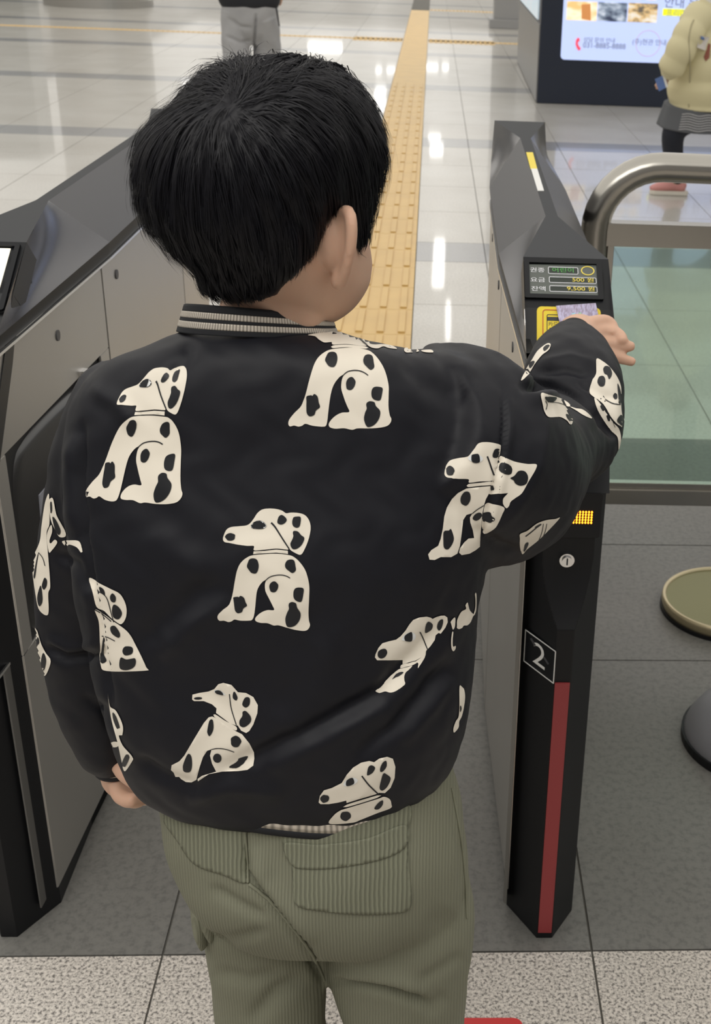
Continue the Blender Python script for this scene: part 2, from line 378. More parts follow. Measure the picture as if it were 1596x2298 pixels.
# tactile paving running away from the gate
tb=box(-.1455,.1455,-.1485,.1485,-.02,.001,.0008); tb.materials.append(M['yellow_tile'])
def barmesh():
    return box(-.0125,.0125,-.132,.132,0,.0062,.003)
bar=barmesh(); bar.materials.append(M['yellow_tile'])
y=3.15; tx=-.2055; kt=0
while y<21:
    t=bpy.data.objects.new('tactile_tile',tb); C.objects.link(t); t.parent=floor; t.location=(tx,y+.15,0)
    if y<11:
        for q in (-1.5,-.5,.5,1.5):
            b_=bpy.data.objects.new('raised_bar',bar); C.objects.link(b_); b_.parent=t; b_.location=(q*.074,0,.001)
    y+=.3
for yy,xa,xb,dp in ((15.55,-9,-.36,.17),(15.55,-.05,4,.17),(15.35,-.95,-.36,.5),(15.35,-.05,.75,.5),(21.2,-.05,2.6,.25)):
    V=[];F=[]
    x=xa
    while x<xb-.05:
        e=min(x+.3,xb); o=len(V); V+=[(x+.001,yy,.001),(e-.001,yy,.001),(e-.001,yy+dp,.001),(x+.001,yy+dp,.001),(x+.001,yy,-.01),(e-.001,yy,-.01),(e-.001,yy+dp,-.01),(x+.001,yy+dp,-.01)]
        F+=[(o,o+1,o+2,o+3),(o+4,o+5,o+1,o),(o+5,o+6,o+2,o+1),(o+6,o+7,o+3,o+2),(o+7,o+4,o,o+3)]
        n=int(dp/.06)
        for i in range(5):
            for j in range(max(n,1)):
                cx=x+.03+.06*i; cy=yy+.03+.06*j
                if cx>e-.02: continue
                o=len(V); V+=[(cx-.012,cy-.012,.001),(cx+.012,cy-.012,.001),(cx+.012,cy+.012,.001),(cx-.012,cy+.012,.001),(cx-.006,cy-.006,.006),(cx+.006,cy-.006,.006),(cx+.006,cy+.006,.006),(cx-.006,cy+.006,.006)]
                F+=[(o+4,o+5,o+6,o+7),(o,o+1,o+5,o+4),(o+1,o+2,o+6,o+5),(o+2,o+3,o+7,o+6),(o+3,o,o+4,o+7)]
        x+=.3
    o=link('warning_tiles',mesh(V,F),floor,'yellow_tile'); o['kind']='stuff'
# room shell beyond the frame
for nm,a in (('wall_far',(-12,10,62,62.2,0,3.2)),('wall_left',(-12.2,-12,-3,62,0,3.2)),('wall_right',(10,10.2,-3,62,0,3.2)),('wall_near',(-12,10,-3,-2.8,0,3.2)),('ceiling',(-12.2,10.2,-3,62.2,3.2,3.3))):
    if nm not in M: M[nm]=mat('paint_'+nm,(.7,.69,.67) if nm!='wall_near' else (.3,.3,.31),.6,noise=(1.2,(.48,.47,.46),.3,2))
    o=link(nm,box(*a),None,nm); o['kind']='structure'
# ceiling luminaires, placed where the polished floor mirrors them
M['lamp']=mat('lamp_diffuser',(1,.98,.95),.5,emit=9); M['lampframe']=mat('lamp_frame',(.6,.6,.6),.5)
def lamp(px,py,wx,wy,n=1):
    H=3.1; d=ray(px,py); p=CO+d*((-H-CH)/d[2]); s=np.linalg.norm(d)*((-H-CH)/d[2])
    dx=ray(px+wx/2,py); dy=ray(px,py+wy/2); a=abs((CO+dx*((-H-CH)/dx[2])-p)[0]); b=abs((CO+dy*((-H-CH)/dy[2])-p)[1])
    t=empty('ceiling_light',(p[0],p[1],H+.1))
    link('frame',box(-a-.03,a+.03,-b-.03,b+.03,-.07,0,.004),t,'lampframe'); link('diffuser',box(-a,a,-b,b,-.1,-.07,.003),t,'lamp'); return t
LM=[(435,190,52,5),(437,203,50,4),(730,101,78,5),(730,112,78,4),(968,150,30,7),(1000,150,14,7),(850,157,12,6),(878,157,18,6),(975,307,27,6),(980,334,28,22),(853,208,22,18),(853,235,22,20),(985,585,24,110),(1006,715,10,90)]
LL=['as a wide streak left above the boy\'s hair','as the thinner streak just under the wide left one','as the upper wide streak above the boy\'s head','as the lower wide streak above the boy\'s head','as a long dash right of the yellow paving','as a short dash right of the yellow paving',
'as a small dot left of the yellow paving','as a second dot touching the yellow paving','as a thin dash over the bright box','as a bright box right of the yellow paving','as the upper box between hair and paving','as the lower box between hair and paving','as a tall patch in front of the ticket gate','as a narrow strip just above the boy\'s shoulder']
for k,a in enumerate(LM):
    t=lamp(*a); tag(t,'ceiling lamp mirrored in the floor '+LL[k],'lamp','ceiling lamps mirrored in the floor')

# =====================================================================
# TICKET GATES
# =====================================================================
ZT=.915; ZS=.825
def gate(cx,name,mirror=1):
    """cx: centre line; mirror +1 -> passage on the -x side"""
    root=empty(name,(0,0,0)); X=lambda d: cx+d
    hw=.048
    def facetY(x):
        d=abs(x-cx-.004*mirror); return 1.289 if d<.011 else 1.289+(d-.011)/(hw-.011)*.06
    # --- front pillar -------------------------------------------------
    nx,nz=57,120
    xsx=np.linspace(cx-hw,cx+hw,nx); zs=np.concatenate([np.linspace(0,.49,6),np.linspace(.5,.62,60),np.linspace(.63,.905,nz-66)])
    def cutY(z):
        t=np.clip((.60-z)/.095,0,1); return 1.322-.036*t**1.8 if z>.505 else 1.2
    V=[];F=[];back=1.56
    for z in zs:
        top=0 if z<=.68 else (1.322+(z-.68)*.78 if z<.868 else 1.4686+(z-.868)*1.4766)
        for x in xsx: V.append((x,min(max(facetY(x),cutY(z),top),back-.02),z))
        V.append((cx+hw,back,z)); V.append((cx-hw,back,z))
    n=nx+2; F=grid_faces(len(zs),n); F.append(tuple(range(n))); F.append(tuple((len(zs)-1)*n+i for i in range(n)))
    pil=link('front_pillar',fixn(mesh(V,F)),root,'blackmat')
    pil['label']='black prow-shaped front pillar'
    # red strip
    if mirror==1: link('red_strip',box(cx+.004*mirror-.0095,cx+.004*mirror+.0095,1.2865,1.2895,.012,.432),root,'red')
    # --- stainless body ----------------------------------------------
    body=[(X(-.049),1.37),(X(.049),1.37),(X(.070),1.82),(X(.070),2.35),(X(.055),2.68),(X(-.055),2.68),(X(-.070),2.35),(X(-.070),1.82)]
    core=[(X(-.045),1.47),(X(.045),1.47),(X(.066),1.82),(X(.066),2.35),(X(.05),2.66),(X(-.05),2.66),(X(-.066),2.35),(X(-.066),1.82)]
    link('core',prism(core,.0,ZS-.002),root,'blackmat')
    link('plinth',prism([(x*1.0,y) for x,y in core],0,.03),root,'blackmat')
    for s in (-1,1):
        def side(y0,y1,z0,z1,th=.004,bev=.001):
            def xa(y): return .049+(y-1.37)/.45*.021 if y<1.82 else (.070 if y<2.35 else .070-(y-2.35)/.33*.015)
            q=[(X(s*(xa(y0)-th)),y0),(X(s*xa(y0)),y0),(X(s*xa(y1)),y1),(X(s*(xa(y1)-th)),y1)]
            return prism(q,z0,z1,bev)
        link('side_panel',side(1.352,1.80,.03,ZS-.012) if not(mirror==-1 and s==1) else join([side(1.352,1.80,.69,ZS-.012),side(1.76,1.80,.42,.69),side(1.352,1.385,.42,.69),side(1.352,1.80,.03,.42)]),root,'panel')
        link('side_panel',side(1.804,2.35,.03,ZS-.012),root,'panel')
        link('side_panel',side(2.354,2.66,.03,ZS-.012),root,'panel')
        link('top_edge',side(1.352,2.35,ZS-.0115,ZS-.008,.012,.0005),root,'edge'); C.objects[-1].location.x=s*.0025
        for yy,zz in ((1.60,.785),(1.88,.795),(2.2,.795)):
            xa=.049+(yy-1.37)/.45*.021 if yy<1.82 else .070
            link('screw_cap',cyl((X(s*(xa+.0002)),yy,zz-.012),.0075,.002,24,(1,0,0)),root,'capgrey')
        if mirror==1 and s==-1: link('corner_trim',prism([(X(s*.0485),1.332),(X(s*.0535),1.338),(X(s*.0515),1.362),(X(s*.0465),1.36)],.02,.78,.0006),root,'steel')
    # --- cap -----------------------------------------------------------
    nrC=[(-.055,1.538),(.055,1.538)]; st=[(-.009,1.785),(.009,1.785)]; en=[(-.0105,2.50),(.0105,2.50)]; fr=[(-.055,2.73),(.055,2.73)]
    top=link('cap_top',fixn(mesh([(X(a),b_,ZT) for a,b_ in (nrC[0],nrC[1],st[1],en[1],fr[1],fr[0],en[0],st[0])]+[(X(a*.9),b_,ZT-.006) for a,b_ in (nrC[0],nrC[1],st[1],en[1],fr[1],fr[0],en[0],st[0])],
        [(0,1,2,7),(7,2,3,6),(6,3,4,5),(8,15,10,9),(15,14,11,10),(14,13,12,11)]+[(i,8+i,8+(i+1)%8,(i+1)%8) for i in range(8)])),root,'caplight')
    for s in (-1,1):
        # faceted shoulders: ridge (z=ZT) down to outer rail (z=.842)
        ridge=np.array([(s*.055,1.538,ZT),(s*.009,1.785,ZT),(s*.0105,2.50,ZT),(s*.055,2.73,ZT)])
        low=np.array([(s*.0555,1.39,.835),(s*.0735,1.845,.842),(s*.0735,2.36,.842),(s*.060,2.70,.85)])
        def patch(a,b_,c,d,bulge,name,mt='capgrey',n=14):
            V=[];
            for i in np.linspace(0,1,n):
                for j in np.linspace(0,1,n):
                    p=(a*(1-i)+b_*i)*(1-j)+(d*(1-i)+c*i)*j
                    k=bulge*math.sin(math.pi*i)*math.sin(math.pi*j); p=p+np.array([s*k*-.6,0,-k*.8]); V.append((X(p[0]),p[1],p[2]))
            return link(name,fixn(mesh(V,grid_faces(n,n,False))),root,mt,True)
        patch(ridge[0],ridge[1],low[1],low[0],.014,'cap_shoulder','capgloss')
        patch(ridge[1],ridge[2],low[2],low[1],.0,'cap_side')
        patch(ridge[2],ridge[3],low[3],low[2],.012,'cap_shoulder','capgloss')
        # dark band under the cap
        def band(i,j): return [low[i]-np.array([s*.004,0,.0]),low[j]-np.array([s*.004,0,.0]),low[j]+np.array([-s*.006,0,-.03]),low[i]+np.array([-s*.006,0,-.03])]
        V=[];F=[]
        for i in range(3):
            o=len(V); q=[low[i],low[i+1],low[i+1]+np.array([-s*.003,0,-.022]),low[i]+np.array([-s*.003,0,-.022 if i else -.018])]
            V+=[(X(p[0]),p[1],p[2]) for p in q]+[(X(p[0]-s*.01),p[1],p[2]) for p in q]; F+=[(o,o+1,o+2,o+3),(o+4,o+5,o+6,o+7),(o,o+1,o+5,o+4),(o+3,o+2,o+6,o+7)]
        link('cap_rail',fixn(mesh(V,F)),root,'blackmat')
    for s in (-1,1):
        low=np.array([(s*.0562,1.375,.8165),(s*.0742,1.845,.8195),(s*.0742,2.36,.8195)])
        for i in (0,1):
            a,b_=low[i],low[i+1]; q=[a,b_,b_-np.array([0,0,.0038]),a-np.array([0,0,.0038])]; V=[(X(p[0]),p[1],p[2]) for p in q]+[(X(p[0]-s*.004),p[1],p[2]) for p in q]
            link('bright_edge',fixn(mesh(V,[(0,1,2,3),(7,6,5,4),(0,4,5,1),(1,5,6,2),(2,6,7,3),(3,7,4,0)])),root,'edge')
    # reader face (slopes back)
    pl=Plane((cx,1.538,ZT),(1,0,0),(0,1.4766,1.0)); pl.low=Plane((cx,1.4686,.868),(1,0,0),(0,.78,1.0))
    L=.0838
    V=[pl.w(-.055,0.0),pl.w(.055,0.0),pl.w(.0545,-L),pl.w(-.0545,-L)]
    face=fixn(mesh([*V,*[v+np.array([0,.03,-.03]) for v in V]],[(0,1,2,3),(7,6,5,4),(0,4,5,1),(1,5,6,2),(2,6,7,3),(3,7,4,0)]))
    rf=link('reader_face',face,root,'black')
    V=[pl.low.w(-.0545,0,.0004),pl.low.w(.0545,0,.0004),pl.low.w(.049,-.236,.0004),pl.low.w(-.049,-.236,.0004)]
    link('lower_fascia',fixn(mesh([*V,*[v+np.array([0,.03,-.01]) for v in V]],[(0,1,2,3),(7,6,5,4),(0,4,5,1),(1,5,6,2),(2,6,7,3),(3,7,4,0)])),root,'black')
    for s in (-1,): link('fascia_edge',pl.low.slab([(s*.0552,-.002),(s*.0542,-.002),(s*.0487,-.236),(s*.0497,-.236)],-.004,.001),root,'edge')
    return root,pl,pil
g1,pl1,pil1=gate(.1535,'ticket_gate',1)
tag(g1,'slim dark ticket gate numbered 2, with a red strip down its front','ticket gate')
g2,pl2,pil2=gate(-.584,'ticket_gate',-1)
tag(g2,'ticket gate with steel side panels on the left of the passage','ticket gate')
# white luminous tabs on the top strips
for (pts,mt) in (([(1181,343),(1196,343),(1206,380),(1191,380)],'yellow'),([(1192,380),(1206,380),(1221,429),(1207,429)],'white')):
    P=[onz(x,y,ZT) for x,y in pts]; link('status_window',fixn(mesh([*[p+np.array([0,0,.0012]) for p in P],*[p-np.array([0,0,.002]) for p in P]],[(0,1,2,3),(7,6,5,4),(0,4,5,1),(1,5,6,2),(2,6,7,3),(3,7,4,0)])),g1,mt)
# --- display on the right gate ---
def uvb(pl,x0,y0,x1,y1): a=pl.uv(x0,y0); b=pl.uv(x1,y1); return a[0],b[0],b[1],a[1]
c=[pl1.uv(*p) for p in ((1186,594),(1344,596),(1349,664),(1188,662))]
disp=link('display',pl1.slab(c,0,.0008),g1,'lcd'); 
u0,u1,v0,v1=uvb(pl1,1176,583,1360,676)
link('display_bezel',frame_ring(pl1,u0,u1-.003,v0,v1,.002,.0065,0,.0035),g1,'black')
# texts are child parts of the display
def lab(s,x,y,h,mt,al='CENTER',par=None,sx=1.25): 
    u,v=pl1.uv(x,y); return text(s,h,mt,pl1.w(u,v),pl1.ux,pl1.uy,par or disp,'lettering',al,.0014,sx)
lab('권종',1206,608,.0085,'lcdtxt'); lab('요금',1207,630,.0085,'lcdtxt'); lab('잔액',1209,650,.0085,'lcdtxt')
for a,mt in (((1230,600,1298,617.5),'lcdtxt'),((1232,622,1339,638.5),'lcdtxt'),((1233,642,1341,658.5),'lcdtxt')):
    u0,u1,v0,v1=uvb(pl1,*a); link('field',pl1.slab(rrect(u0,u1,v0,v1,.0015),0,.0010),disp,'lcdbox'); link('field_outline',frame_ring(pl1,u0,u1,v0,v1,.0018,.0007,.0008,.0014),disp,'lcdtxt')
lab('어린이',1264,608.5,.0085,'lcdgrn'); lab('500 원',1334,631,.0085,'lcdyel','RIGHT'); lab('9,500 원',1336,651,.0085,'lcdyel','RIGHT')
u,v=pl1.uv(1319,609)
ring=[[pl1.w(u+r*1.15*math.cos(t),v+r*math.sin(t),o) for r,o in ((.0075,.0009),(.0075,.0015),(.0064,.0015),(.0064,.0009))] for t in np.linspace(0,2*math.pi,32,endpoint=False)]
V=[p for r in ring for p in r]; F=[(i*4+j,i*4+(j+1)%4,((i+1)%32)*4+(j+1)%4,((i+1)%32)*4+j) for i in range(32) for j in range(4)]
link('ring_symbol',fixn(mesh(V,F)),disp,'lcdyel')
# --- yellow card reader label ---
pq=pl1.low
A=[pq.uv(*p) for p in ((1205,688),(1346,686),(1356,800),(1216,800))]
u0=A[0][0]; u1=A[1][0]+.001; v1=A[0][1]; v0=v1-.092
lbl=link('card_reader_label',pq.slab(rrect(u0,u1,v0,v1,.006),0,.0012),g1,'yellow')
link('red_outline',frame_ring(pq,u0+.007,u1-.007,v0+.004,v1-.004,.004,.0011,.001,.0016),lbl,'redline')
uu,vv=pq.uv(1227,706); 
link('card_symbol',join([frame_ring(pq,uu,uu+.03,vv-.027,vv,.002,.0009,.001,.0016),pq.slab([(uu,vv-.0035),(uu+.03,vv-.0035),(uu+.03,vv-.0085),(uu,vv-.0085)],.001,.0016)]),lbl,'ink')
text('카드를',.0068,'ink',pq.w(uu+.011,vv-.0135),pq.ux,pq.uy,lbl,off=.0016); text('Put here',.0055,'ink',pq.w(uu+.0125,vv-.020),pq.ux,pq.uy,lbl,off=.0016)
# --- front face: LED display, lock, number plate ---
pf=Plane((.1535,1.3215,.65),(1,0,0),(0,0,1))
a=pf.uv(1190,1120); b=pf.uv(1345,1206); link('led_window',pf.slab(rrect(-.040,b[0],b[1],a[1]+.01,.003),0,.0015),g1,'black')
ms=[]; p0=pf.uv(1328.5,1148); st_=pf.uv(1328.5,1155)[1]-p0[1]
for i in range(17):
    for j in range(5):
        u,v=p0[0]-i*.0036,p0[1]+j*st_*.85; ms.append(pf.slab(ell((u,v),.00115,.0015,n=8),.001,.0022))
o=link('led_message',join(ms),g1,'led'); o['label']='orange dot-matrix lights'; o['kind']='stuff'
u,v=pf.uv(1272,1254); c=pf.w(u,v,.002)
lk=link('key_lock',join([cyl(c,.0093,.006,40,(0,1,0)),cyl(c-np.array([0,.004,0]),.0062,.004,32,(0,1,0))]),g1,'edge'); lk['label']='round chrome key lock'
link('keyhole',join([box(c[0]-.0009,c[0]+.0009,c[1]-.0068,c[1]-.005,c[2]-.0045,c[2]+.0045)]),lk,'ink')
e=np.array([.1535+.004-.011,1.289,0]); q=np.array([.1535-.048,1.289+.06,0]); pn=Plane((e+q)/2+np.array([0,0,.48]),e-q,(0,0,1))
c4=[pn.uv(*p) for p in ((1181,1419),(1249,1453),(1246,1526),(1176,1491))]
us=[p[0] for p in c4]; vs=[p[1] for p in c4]; u0,u1,v0,v1=(c4[0][0]+c4[3][0])/2,(c4[1][0]+c4[2][0])/2,(c4[2][1]+c4[3][1])/2,(c4[0][1]+c4[1][1])/2
npl=link('number_plate',pn.slab([(u0,v0),(u1,v0),(u1,v1),(u0,v1)],0,.001),g1,'black')
link('plate_border',frame_ring(pn,u0,u1,v0,v1,.0006,.0012,.0008,.0016),npl,'white')
um,vm=pn.uv(1212,1473); text('2',.046,'white',pn.w(um,vm),pn.ux,pn.uy,npl,off=.0014,sx=1.25)
link('scratch',join([pn.slab([pn.uv(1192,1432),pn.uv(1195,1431),pn.uv(1205,1447),pn.uv(1202,1449)],.001,.0019),pn.slab([pn.uv(1221,1474),pn.uv(1224,1473),pn.uv(1234,1489),pn.uv(1232,1491)],.001,.0019)]),npl,'capgrey')
# --- left gate: lit display and flap housing ---
cc=[pl2.uv(*p) for p in ((-130,574),(20,575),(-18,700),(-170,700))]
link('display_bezel',frame_ring(pl2,cc[0][0]-.004,.0495,-.112,-.004,.003,.006,0,.004),g2,'black')
M['lit']=mat('lit_cream_display',(.95,.9,.74),.4,emit=.75)
link('display',pl2.slab([(-.042,-.012),(cc[1][0],-.012),(cc[1][0]-.001,-.1),(-.042,-.1)],0,.0012),g2,'lit')
P=onz(95,2068); Q=onz(245,1780); dv=(Q-P)/np.linalg.norm(Q-P); ps=Plane(P+np.cross(dv,(0,0,1))*0,dv,(0,0,1))
# black flap housing on the passage side, bulging slightly out
hp=[ps.uv(*p) for p in ((205,842),(120,905),(40,985),(12,1030),(2,1100),(10,1200),(22,1300),(34,1405),(75,1415),(205,1250),(240,1190),(240,830))]
hp=[(u,v) for u,v in hp]; hp=smoothpoly(np.array(hp)*4000)/4000
def slabv(pts,o0,o1,inset):
    pts=np.array(pts); c=pts.mean(0); n=len(pts); V=[ps.w(u,v,o0) for u,v in pts]+[ps.w(*(c+(p-c)*(1-inset*.35)),(o0+o1)/2+.3*(o1-o0)) for p in pts]+[ps.w(*(c+(p-c)*(1-inset)),o1) for p in pts]
    F=[(i,(i+1)%n,n+(i+1)%n,n+i) for i in range(n)]+[(n+i,n+(i+1)%n,2*n+(i+1)%n,2*n+i) for i in range(n)]+[tuple(range(2*n,3*n))]
    return fixn(mesh(V,F))
sgn=1 if ps.n[0]>0 else -1
M['flap']=mat('black_rubber_flap',(.022,.022,.023),.4,coat=.3)
fh=link('barrier_flap',slabv(hp,-.012*sgn,.012*sgn,.10),g2,'flap',True); fh['label']='black rounded retractable barrier flap'
st=[ps.uv(*p) for p in ((108,1062),(66,1110),(72,1180),(80,1268),(118,1228),(140,1210),(140,1030))]
tagp=link('flap_sticker',fixn(mesh([ps.w(u,v,.0135*sgn) for u,v in st]+[ps.w(u,v,.010*sgn) for u,v in st],[tuple(range(7)),tuple(range(13,6,-1))]+[(i,7+i,7+(i+1)%7,(i+1)%7) for i in range(7)])),fh,mat('grey_sticker',(.30,.31,.35),.5))
ms=[]
for (x0,y0,x1,y1) in ((76,1140,110,1096),(78,1158,112,1115),(81,1175,112,1137)):
    a,b=ps.uv(x0,y0),ps.uv(x1,y1); ms.append(fixn(mesh([ps.w(a[0],a[1],.0142*sgn),ps.w(b[0],b[1],.0142*sgn),ps.w(b[0],b[1]-.0022,.0142*sgn),ps.w(a[0],a[1]-.0022,.0142*sgn),ps.w(a[0],a[1],.0132*sgn),ps.w(b[0],b[1],.0132*sgn),ps.w(b[0],b[1]-.0022,.0132*sgn),ps.w(a[0],a[1]-.0022,.0132*sgn)],[(0,1,2,3),(7,6,5,4),(0,4,5,1),(1,5,6,2),(2,6,7,3),(3,7,4,0)])))
link('sticker_stripes',join(ms),fh,'ink')
p=ps.at(182,838); link('hinge_post',cyl(p+np.array([.002,0,-.012]),.0085,.035,24),g2,'edge')
a=ps.uv(5,1503); b=ps.uv(76,1408); link('lower_panel_edge',ps.slab([(a[0]-.02,a[1]-.000),(b[0]+.33,a[1]-.000),(b[0]+.33,a[1]-.004),(a[0]-.02,a[1]-.004)],0,.0025*sgn),g2,'edge')
link('lower_panel',ps.slab([(a[0],.025),(b[0]+.33,.025),(b[0]+.33,a[1]-.005),(a[0],a[1]-.005)],0,.002*sgn),g2,mat('grey_lower_panel',(.14,.137,.13),.5,.3))

# =====================================================================
# GLASS BARRIER WITH HANDRAIL
# =====================================================================
RY=2.2
bar_=empty('glass_barrier',(.6,RY,0)); tag(bar_,'green glass barrier under a curved stainless handrail right of the numbered gate','barrier')
def bl(me): setco(me,co(me)-np.array([.6,RY,0])); return me
zr=(ony(1500,338,RY)[2]+ony(1500,408,RY)[2])/2-.002; xp=ony(1332,500,RY)[0]+.004; R=.115
pts=[(xp,RY,0),(xp,RY,.3),(xp,RY,zr-R)]+[(xp+R-R*math.cos(t),RY,zr-R+R*math.sin(t)) for t in np.linspace(.15,math.pi/2,9)]+[(xp+R+.3,RY,zr-.003),(xp+2.2,RY,zr-.02)]
# densify without overshoot
Pd=[]; 
for a,b in zip(pts[:-1],pts[1:]):
    k=max(1,int(np.linalg.norm(np.subtract(b,a))/.03)); 
    for t in np.linspace(0,1,k,endpoint=False): Pd.append(np.array(a)*(1-t)+np.array(b)*t)
Pd.append(np.array(pts[-1]))
link('handrail',bl(tube(Pd,[.0262]*len(Pd),32,up=(0,1,0),caps=False)),bar_,'rail',True)
zt1,zt0=ony(1450,499,RY)[2],ony(1450,551,RY)[2]; zb1,zb0=ony(1450,1080,RY)[2],ony(1450,1126,RY)[2]
link('top_bar',bl(box(xp+.015,xp+2.2,RY-.016,RY+.016,zt0,zt1,.002)),bar_,'rail')
link('bottom_bar',bl(join([box(xp+.015,xp+2.2,RY-.016,RY+.016,zb0,zb1-.012,.002),box(xp+.015,xp+2.2,RY-.010,RY+.010,zb1-.013,zb1,.001)])),bar_,'rail')
link('end_stile',bl(box(xp+.024,xp+.036,RY-.012,RY+.012,zb1-.005,zt0+.002,.001)),bar_,'rail')
link('glass_pane',bl(box(xp+.034,xp+2.18,RY-.005,RY+.005,zb1-.008,zt0+.004)),bar_,'glass')
link('post_flange',bl(cyl((xp,RY,.006),.05,.012,32)),bar_,'rail')
link('post',bl(cyl((xp+2.15,RY,zr/2),.025,zr,24)),bar_,'rail')

# floor things right
c=onz(1620,1360); d0=.135
dk=empty('floor_plate',(c[0]+.005,c[1]-.015,0)); tag(dk,'round dull brass plate on the grey floor right of the numbered gate','floor plate')
link('painted_shadow_disc',cyl((0,0,.004),d0*1.03,.008,64),dk,'blackmat'); link('disc',cyl((0,0,.018),d0*.985,.016,64),dk,'brass');  # black disc stands in for the shade under the plate
prof=[[(r*math.cos(t),r*math.sin(t),z) for r,z in ((d0,.008),(d0*1.02,.018),(d0*1.005,.030),(d0*.965,.031),(d0*.945,.026))] for t in np.linspace(0,2*math.pi,64,endpoint=False)]
V=[p for r in prof for p in r]; link('rim',fixn(mesh(V,[(i*5+j,i*5+j+1,((i+1)%64)*5+j+1,((i+1)%64)*5+j) for i in range(64) for j in range(4)])),dk,'rim',True)
c=onz(1700,1640)
gb=empty('stanchion_base',(c[0]-.01,c[1]-.03,0)); tag(gb,'grey domed post base at the right edge below the brass plate','post base')
M['greyplastic']=mat('grey_plastic',(.2,.2,.215),.45)
prof=[(.128,0),(.13,.012),(.125,.03),(.11,.055),(.085,.075),(.05,.088),(.03,.092),(.028,.3),(0.0,.3)]
V=[(r*math.cos(t),r*math.sin(t),z) for t in np.linspace(0,2*math.pi,48,endpoint=False) for r,z in prof]; k=len(prof)
link('dome',fixn(mesh(V,[(i*k+j,i*k+j+1,((i+1)%48)*k+j+1,((i+1)%48)*k+j) for i in range(48) for j in range(k-1)])),gb,'greyplastic',True)
link('rubber_foot',cyl((0,0,.008),.133,.016,48),gb,'blackmat')
# red sticker
a=onz(1028,2286); b=onz(1172,2284)
rs=link('floor_sticker',prism([(p[0],p[1]) for p in rrect(a[0]-.02,b[0],a[1]-.22,a[1],.012)],0.0005,.0015),None,mat('red_sticker',(.55,.03,.03),.45)); tag(rs,'red floor sticker with a yellow field at the bottom edge beside the boy','sticker')
link('yellow_field',prism([(p[0],p[1]) for p in rrect(a[0]-.02,b[0]-.012,a[1]-.2,a[1]-.013,.008)],0.0014,.002),rs,mat('sticker_yellow',(.75,.42,.03),.45))

# =====================================================================
# KIOSK WITH BACKLIT SCREEN
# =====================================================================
KY=10.25; kx=onz(1205,232)[0]; kx2=kx+.02
ks=empty('advertising_kiosk',(kx,KY,0)); tag(ks,'large navy kiosk with a bright backlit advertisement behind the gates','kiosk')
def kl(me): setco(me,co(me)-np.array([kx,KY,0])); return me
pk=Plane((kx,KY,0),(1,0,0),(0,0,1))
link('cabinet',kl(box(kx,kx+3.4,KY,KY+3.2,0.0,2.5,.01)),ks,'navy')
s0=pk.uv(1258,133); s1=pk.uv(1262,0)
scr=link('screen',kl(pk.slab(rrect(s0[0],s0[0]+2.2,s0[1],s0[1]+1.4,.03),0,.012)),ks,'screen'); scr['label']='bright bluish white screen'
def kbox(x0,y0,x1,y1,mt,nm,o=.016):
    a=pk.uv(x0,y0);b=pk.uv(x1,y1); return link(nm,kl(pk.slab([(a[0],b[1]),(b[0],b[1]),(b[0],a[1]),(a[0],a[1])],.01,o)),scr,mt)
def photomat(nm,c1,c2,c3,sc,seed):
    m=mat(nm,c1,.5,emit=.75); nt=m.node_tree; b=nt.nodes['Principled BSDF']; g=nt.nodes.new('ShaderNodeNewGeometry'); mp=nt.nodes.new('ShaderNodeMapping'); mp.inputs['Location'].default_value=(seed,seed,seed); mp.inputs['Scale'].default_value=(1,1,1.6)
    n=nt.nodes.new('ShaderNodeTexNoise'); n.inputs['Scale'].default_value=sc; r=nt.nodes.new('ShaderNodeValToRGB'); r.color_ramp.elements[0].color=(*c1,1); r.color_ramp.elements[0].position=.35; e=r.color_ramp.elements.new(.5); e.color=(*c2,1); r.color_ramp.elements[-1].color=(*c3,1); r.color_ramp.elements[-1].position=.66
    nt.links.new(g.outputs['Position'],mp.inputs[0]); nt.links.new(mp.outputs[0],n.inputs['Vector']); nt.links.new(n.outputs['Fac'],r.inputs[0]); nt.links.new(r.outputs[0],b.inputs['Base Color']); nt.links.new(r.outputs[0],b.inputs['Emission Color']); return m
pa=kbox(1273,2,1338,47,photomat('photo_room',(.75,.5,.2),(.95,.82,.6),(.8,.6,.35),6,1),'photograph')
link('door_picture',kl(pk.slab([pk.uv(1305,10),pk.uv(1325,8),pk.uv(1326,46),pk.uv(1305,42)],.016,.018)),scr,mat('orange_door',(.6,.25,.08),.5,emit=.6))
kbox(1343,4,1405,49,photomat('photo_hall',(.03,.04,.08),(.2,.25,.33),(.6,.65,.75),9,4),'photograph')
kbox(1411,6,1473,51,photomat('photo_cafe',(.12,.1,.08),(.6,.42,.2),(.75,.72,.65),11,9),'photograph')
for x0,x1,q in ((1273,1338,2),(1343,1405,4),(1411,1473,6)): kbox(x0+1,q-44,x1+1,q-5,photomat('photo_row',(.3,.5,.8),(.7,.75,.8),(.8,.6,.4),8,x0),'photograph')
kbox(1488,19,1580,38,mat('yellow_banner',(.85,.85,.02),.5,emit=.8),'yellow_banner')
M['greytxt']=mat('grey_lettering',(.22,.24,.32),.5,emit=.2); M['redph']=mat('red_handset',(.85,.08,.14),.5,emit=.6)
def kt(s,x,y,h,mt='greytxt',al='LEFT'):
    u,v=pk.uv(x,y); o=text(s,h,mt,pk.w(u,v)-np.array([kx,KY,0]),pk.ux,pk.uy,scr,'lettering',al,.018); return o
kt('상담 문의 안내',1309,89,.042); kt('031-8885-8888',1308,101,.056)
kt('(주)현관 안내',1457,95,.05,al='CENTER'); kt('프리미엄 오피스',1494,29,.06); kt('안내 문의 접수',1490,6,.09)
hs=[(1297,84),(1301,86),(1301,92),(1298,93),(1297,98),(1300,104),(1303,106),(1303,111),(1299,113),(1295,108),(1292,99),(1293,90)]
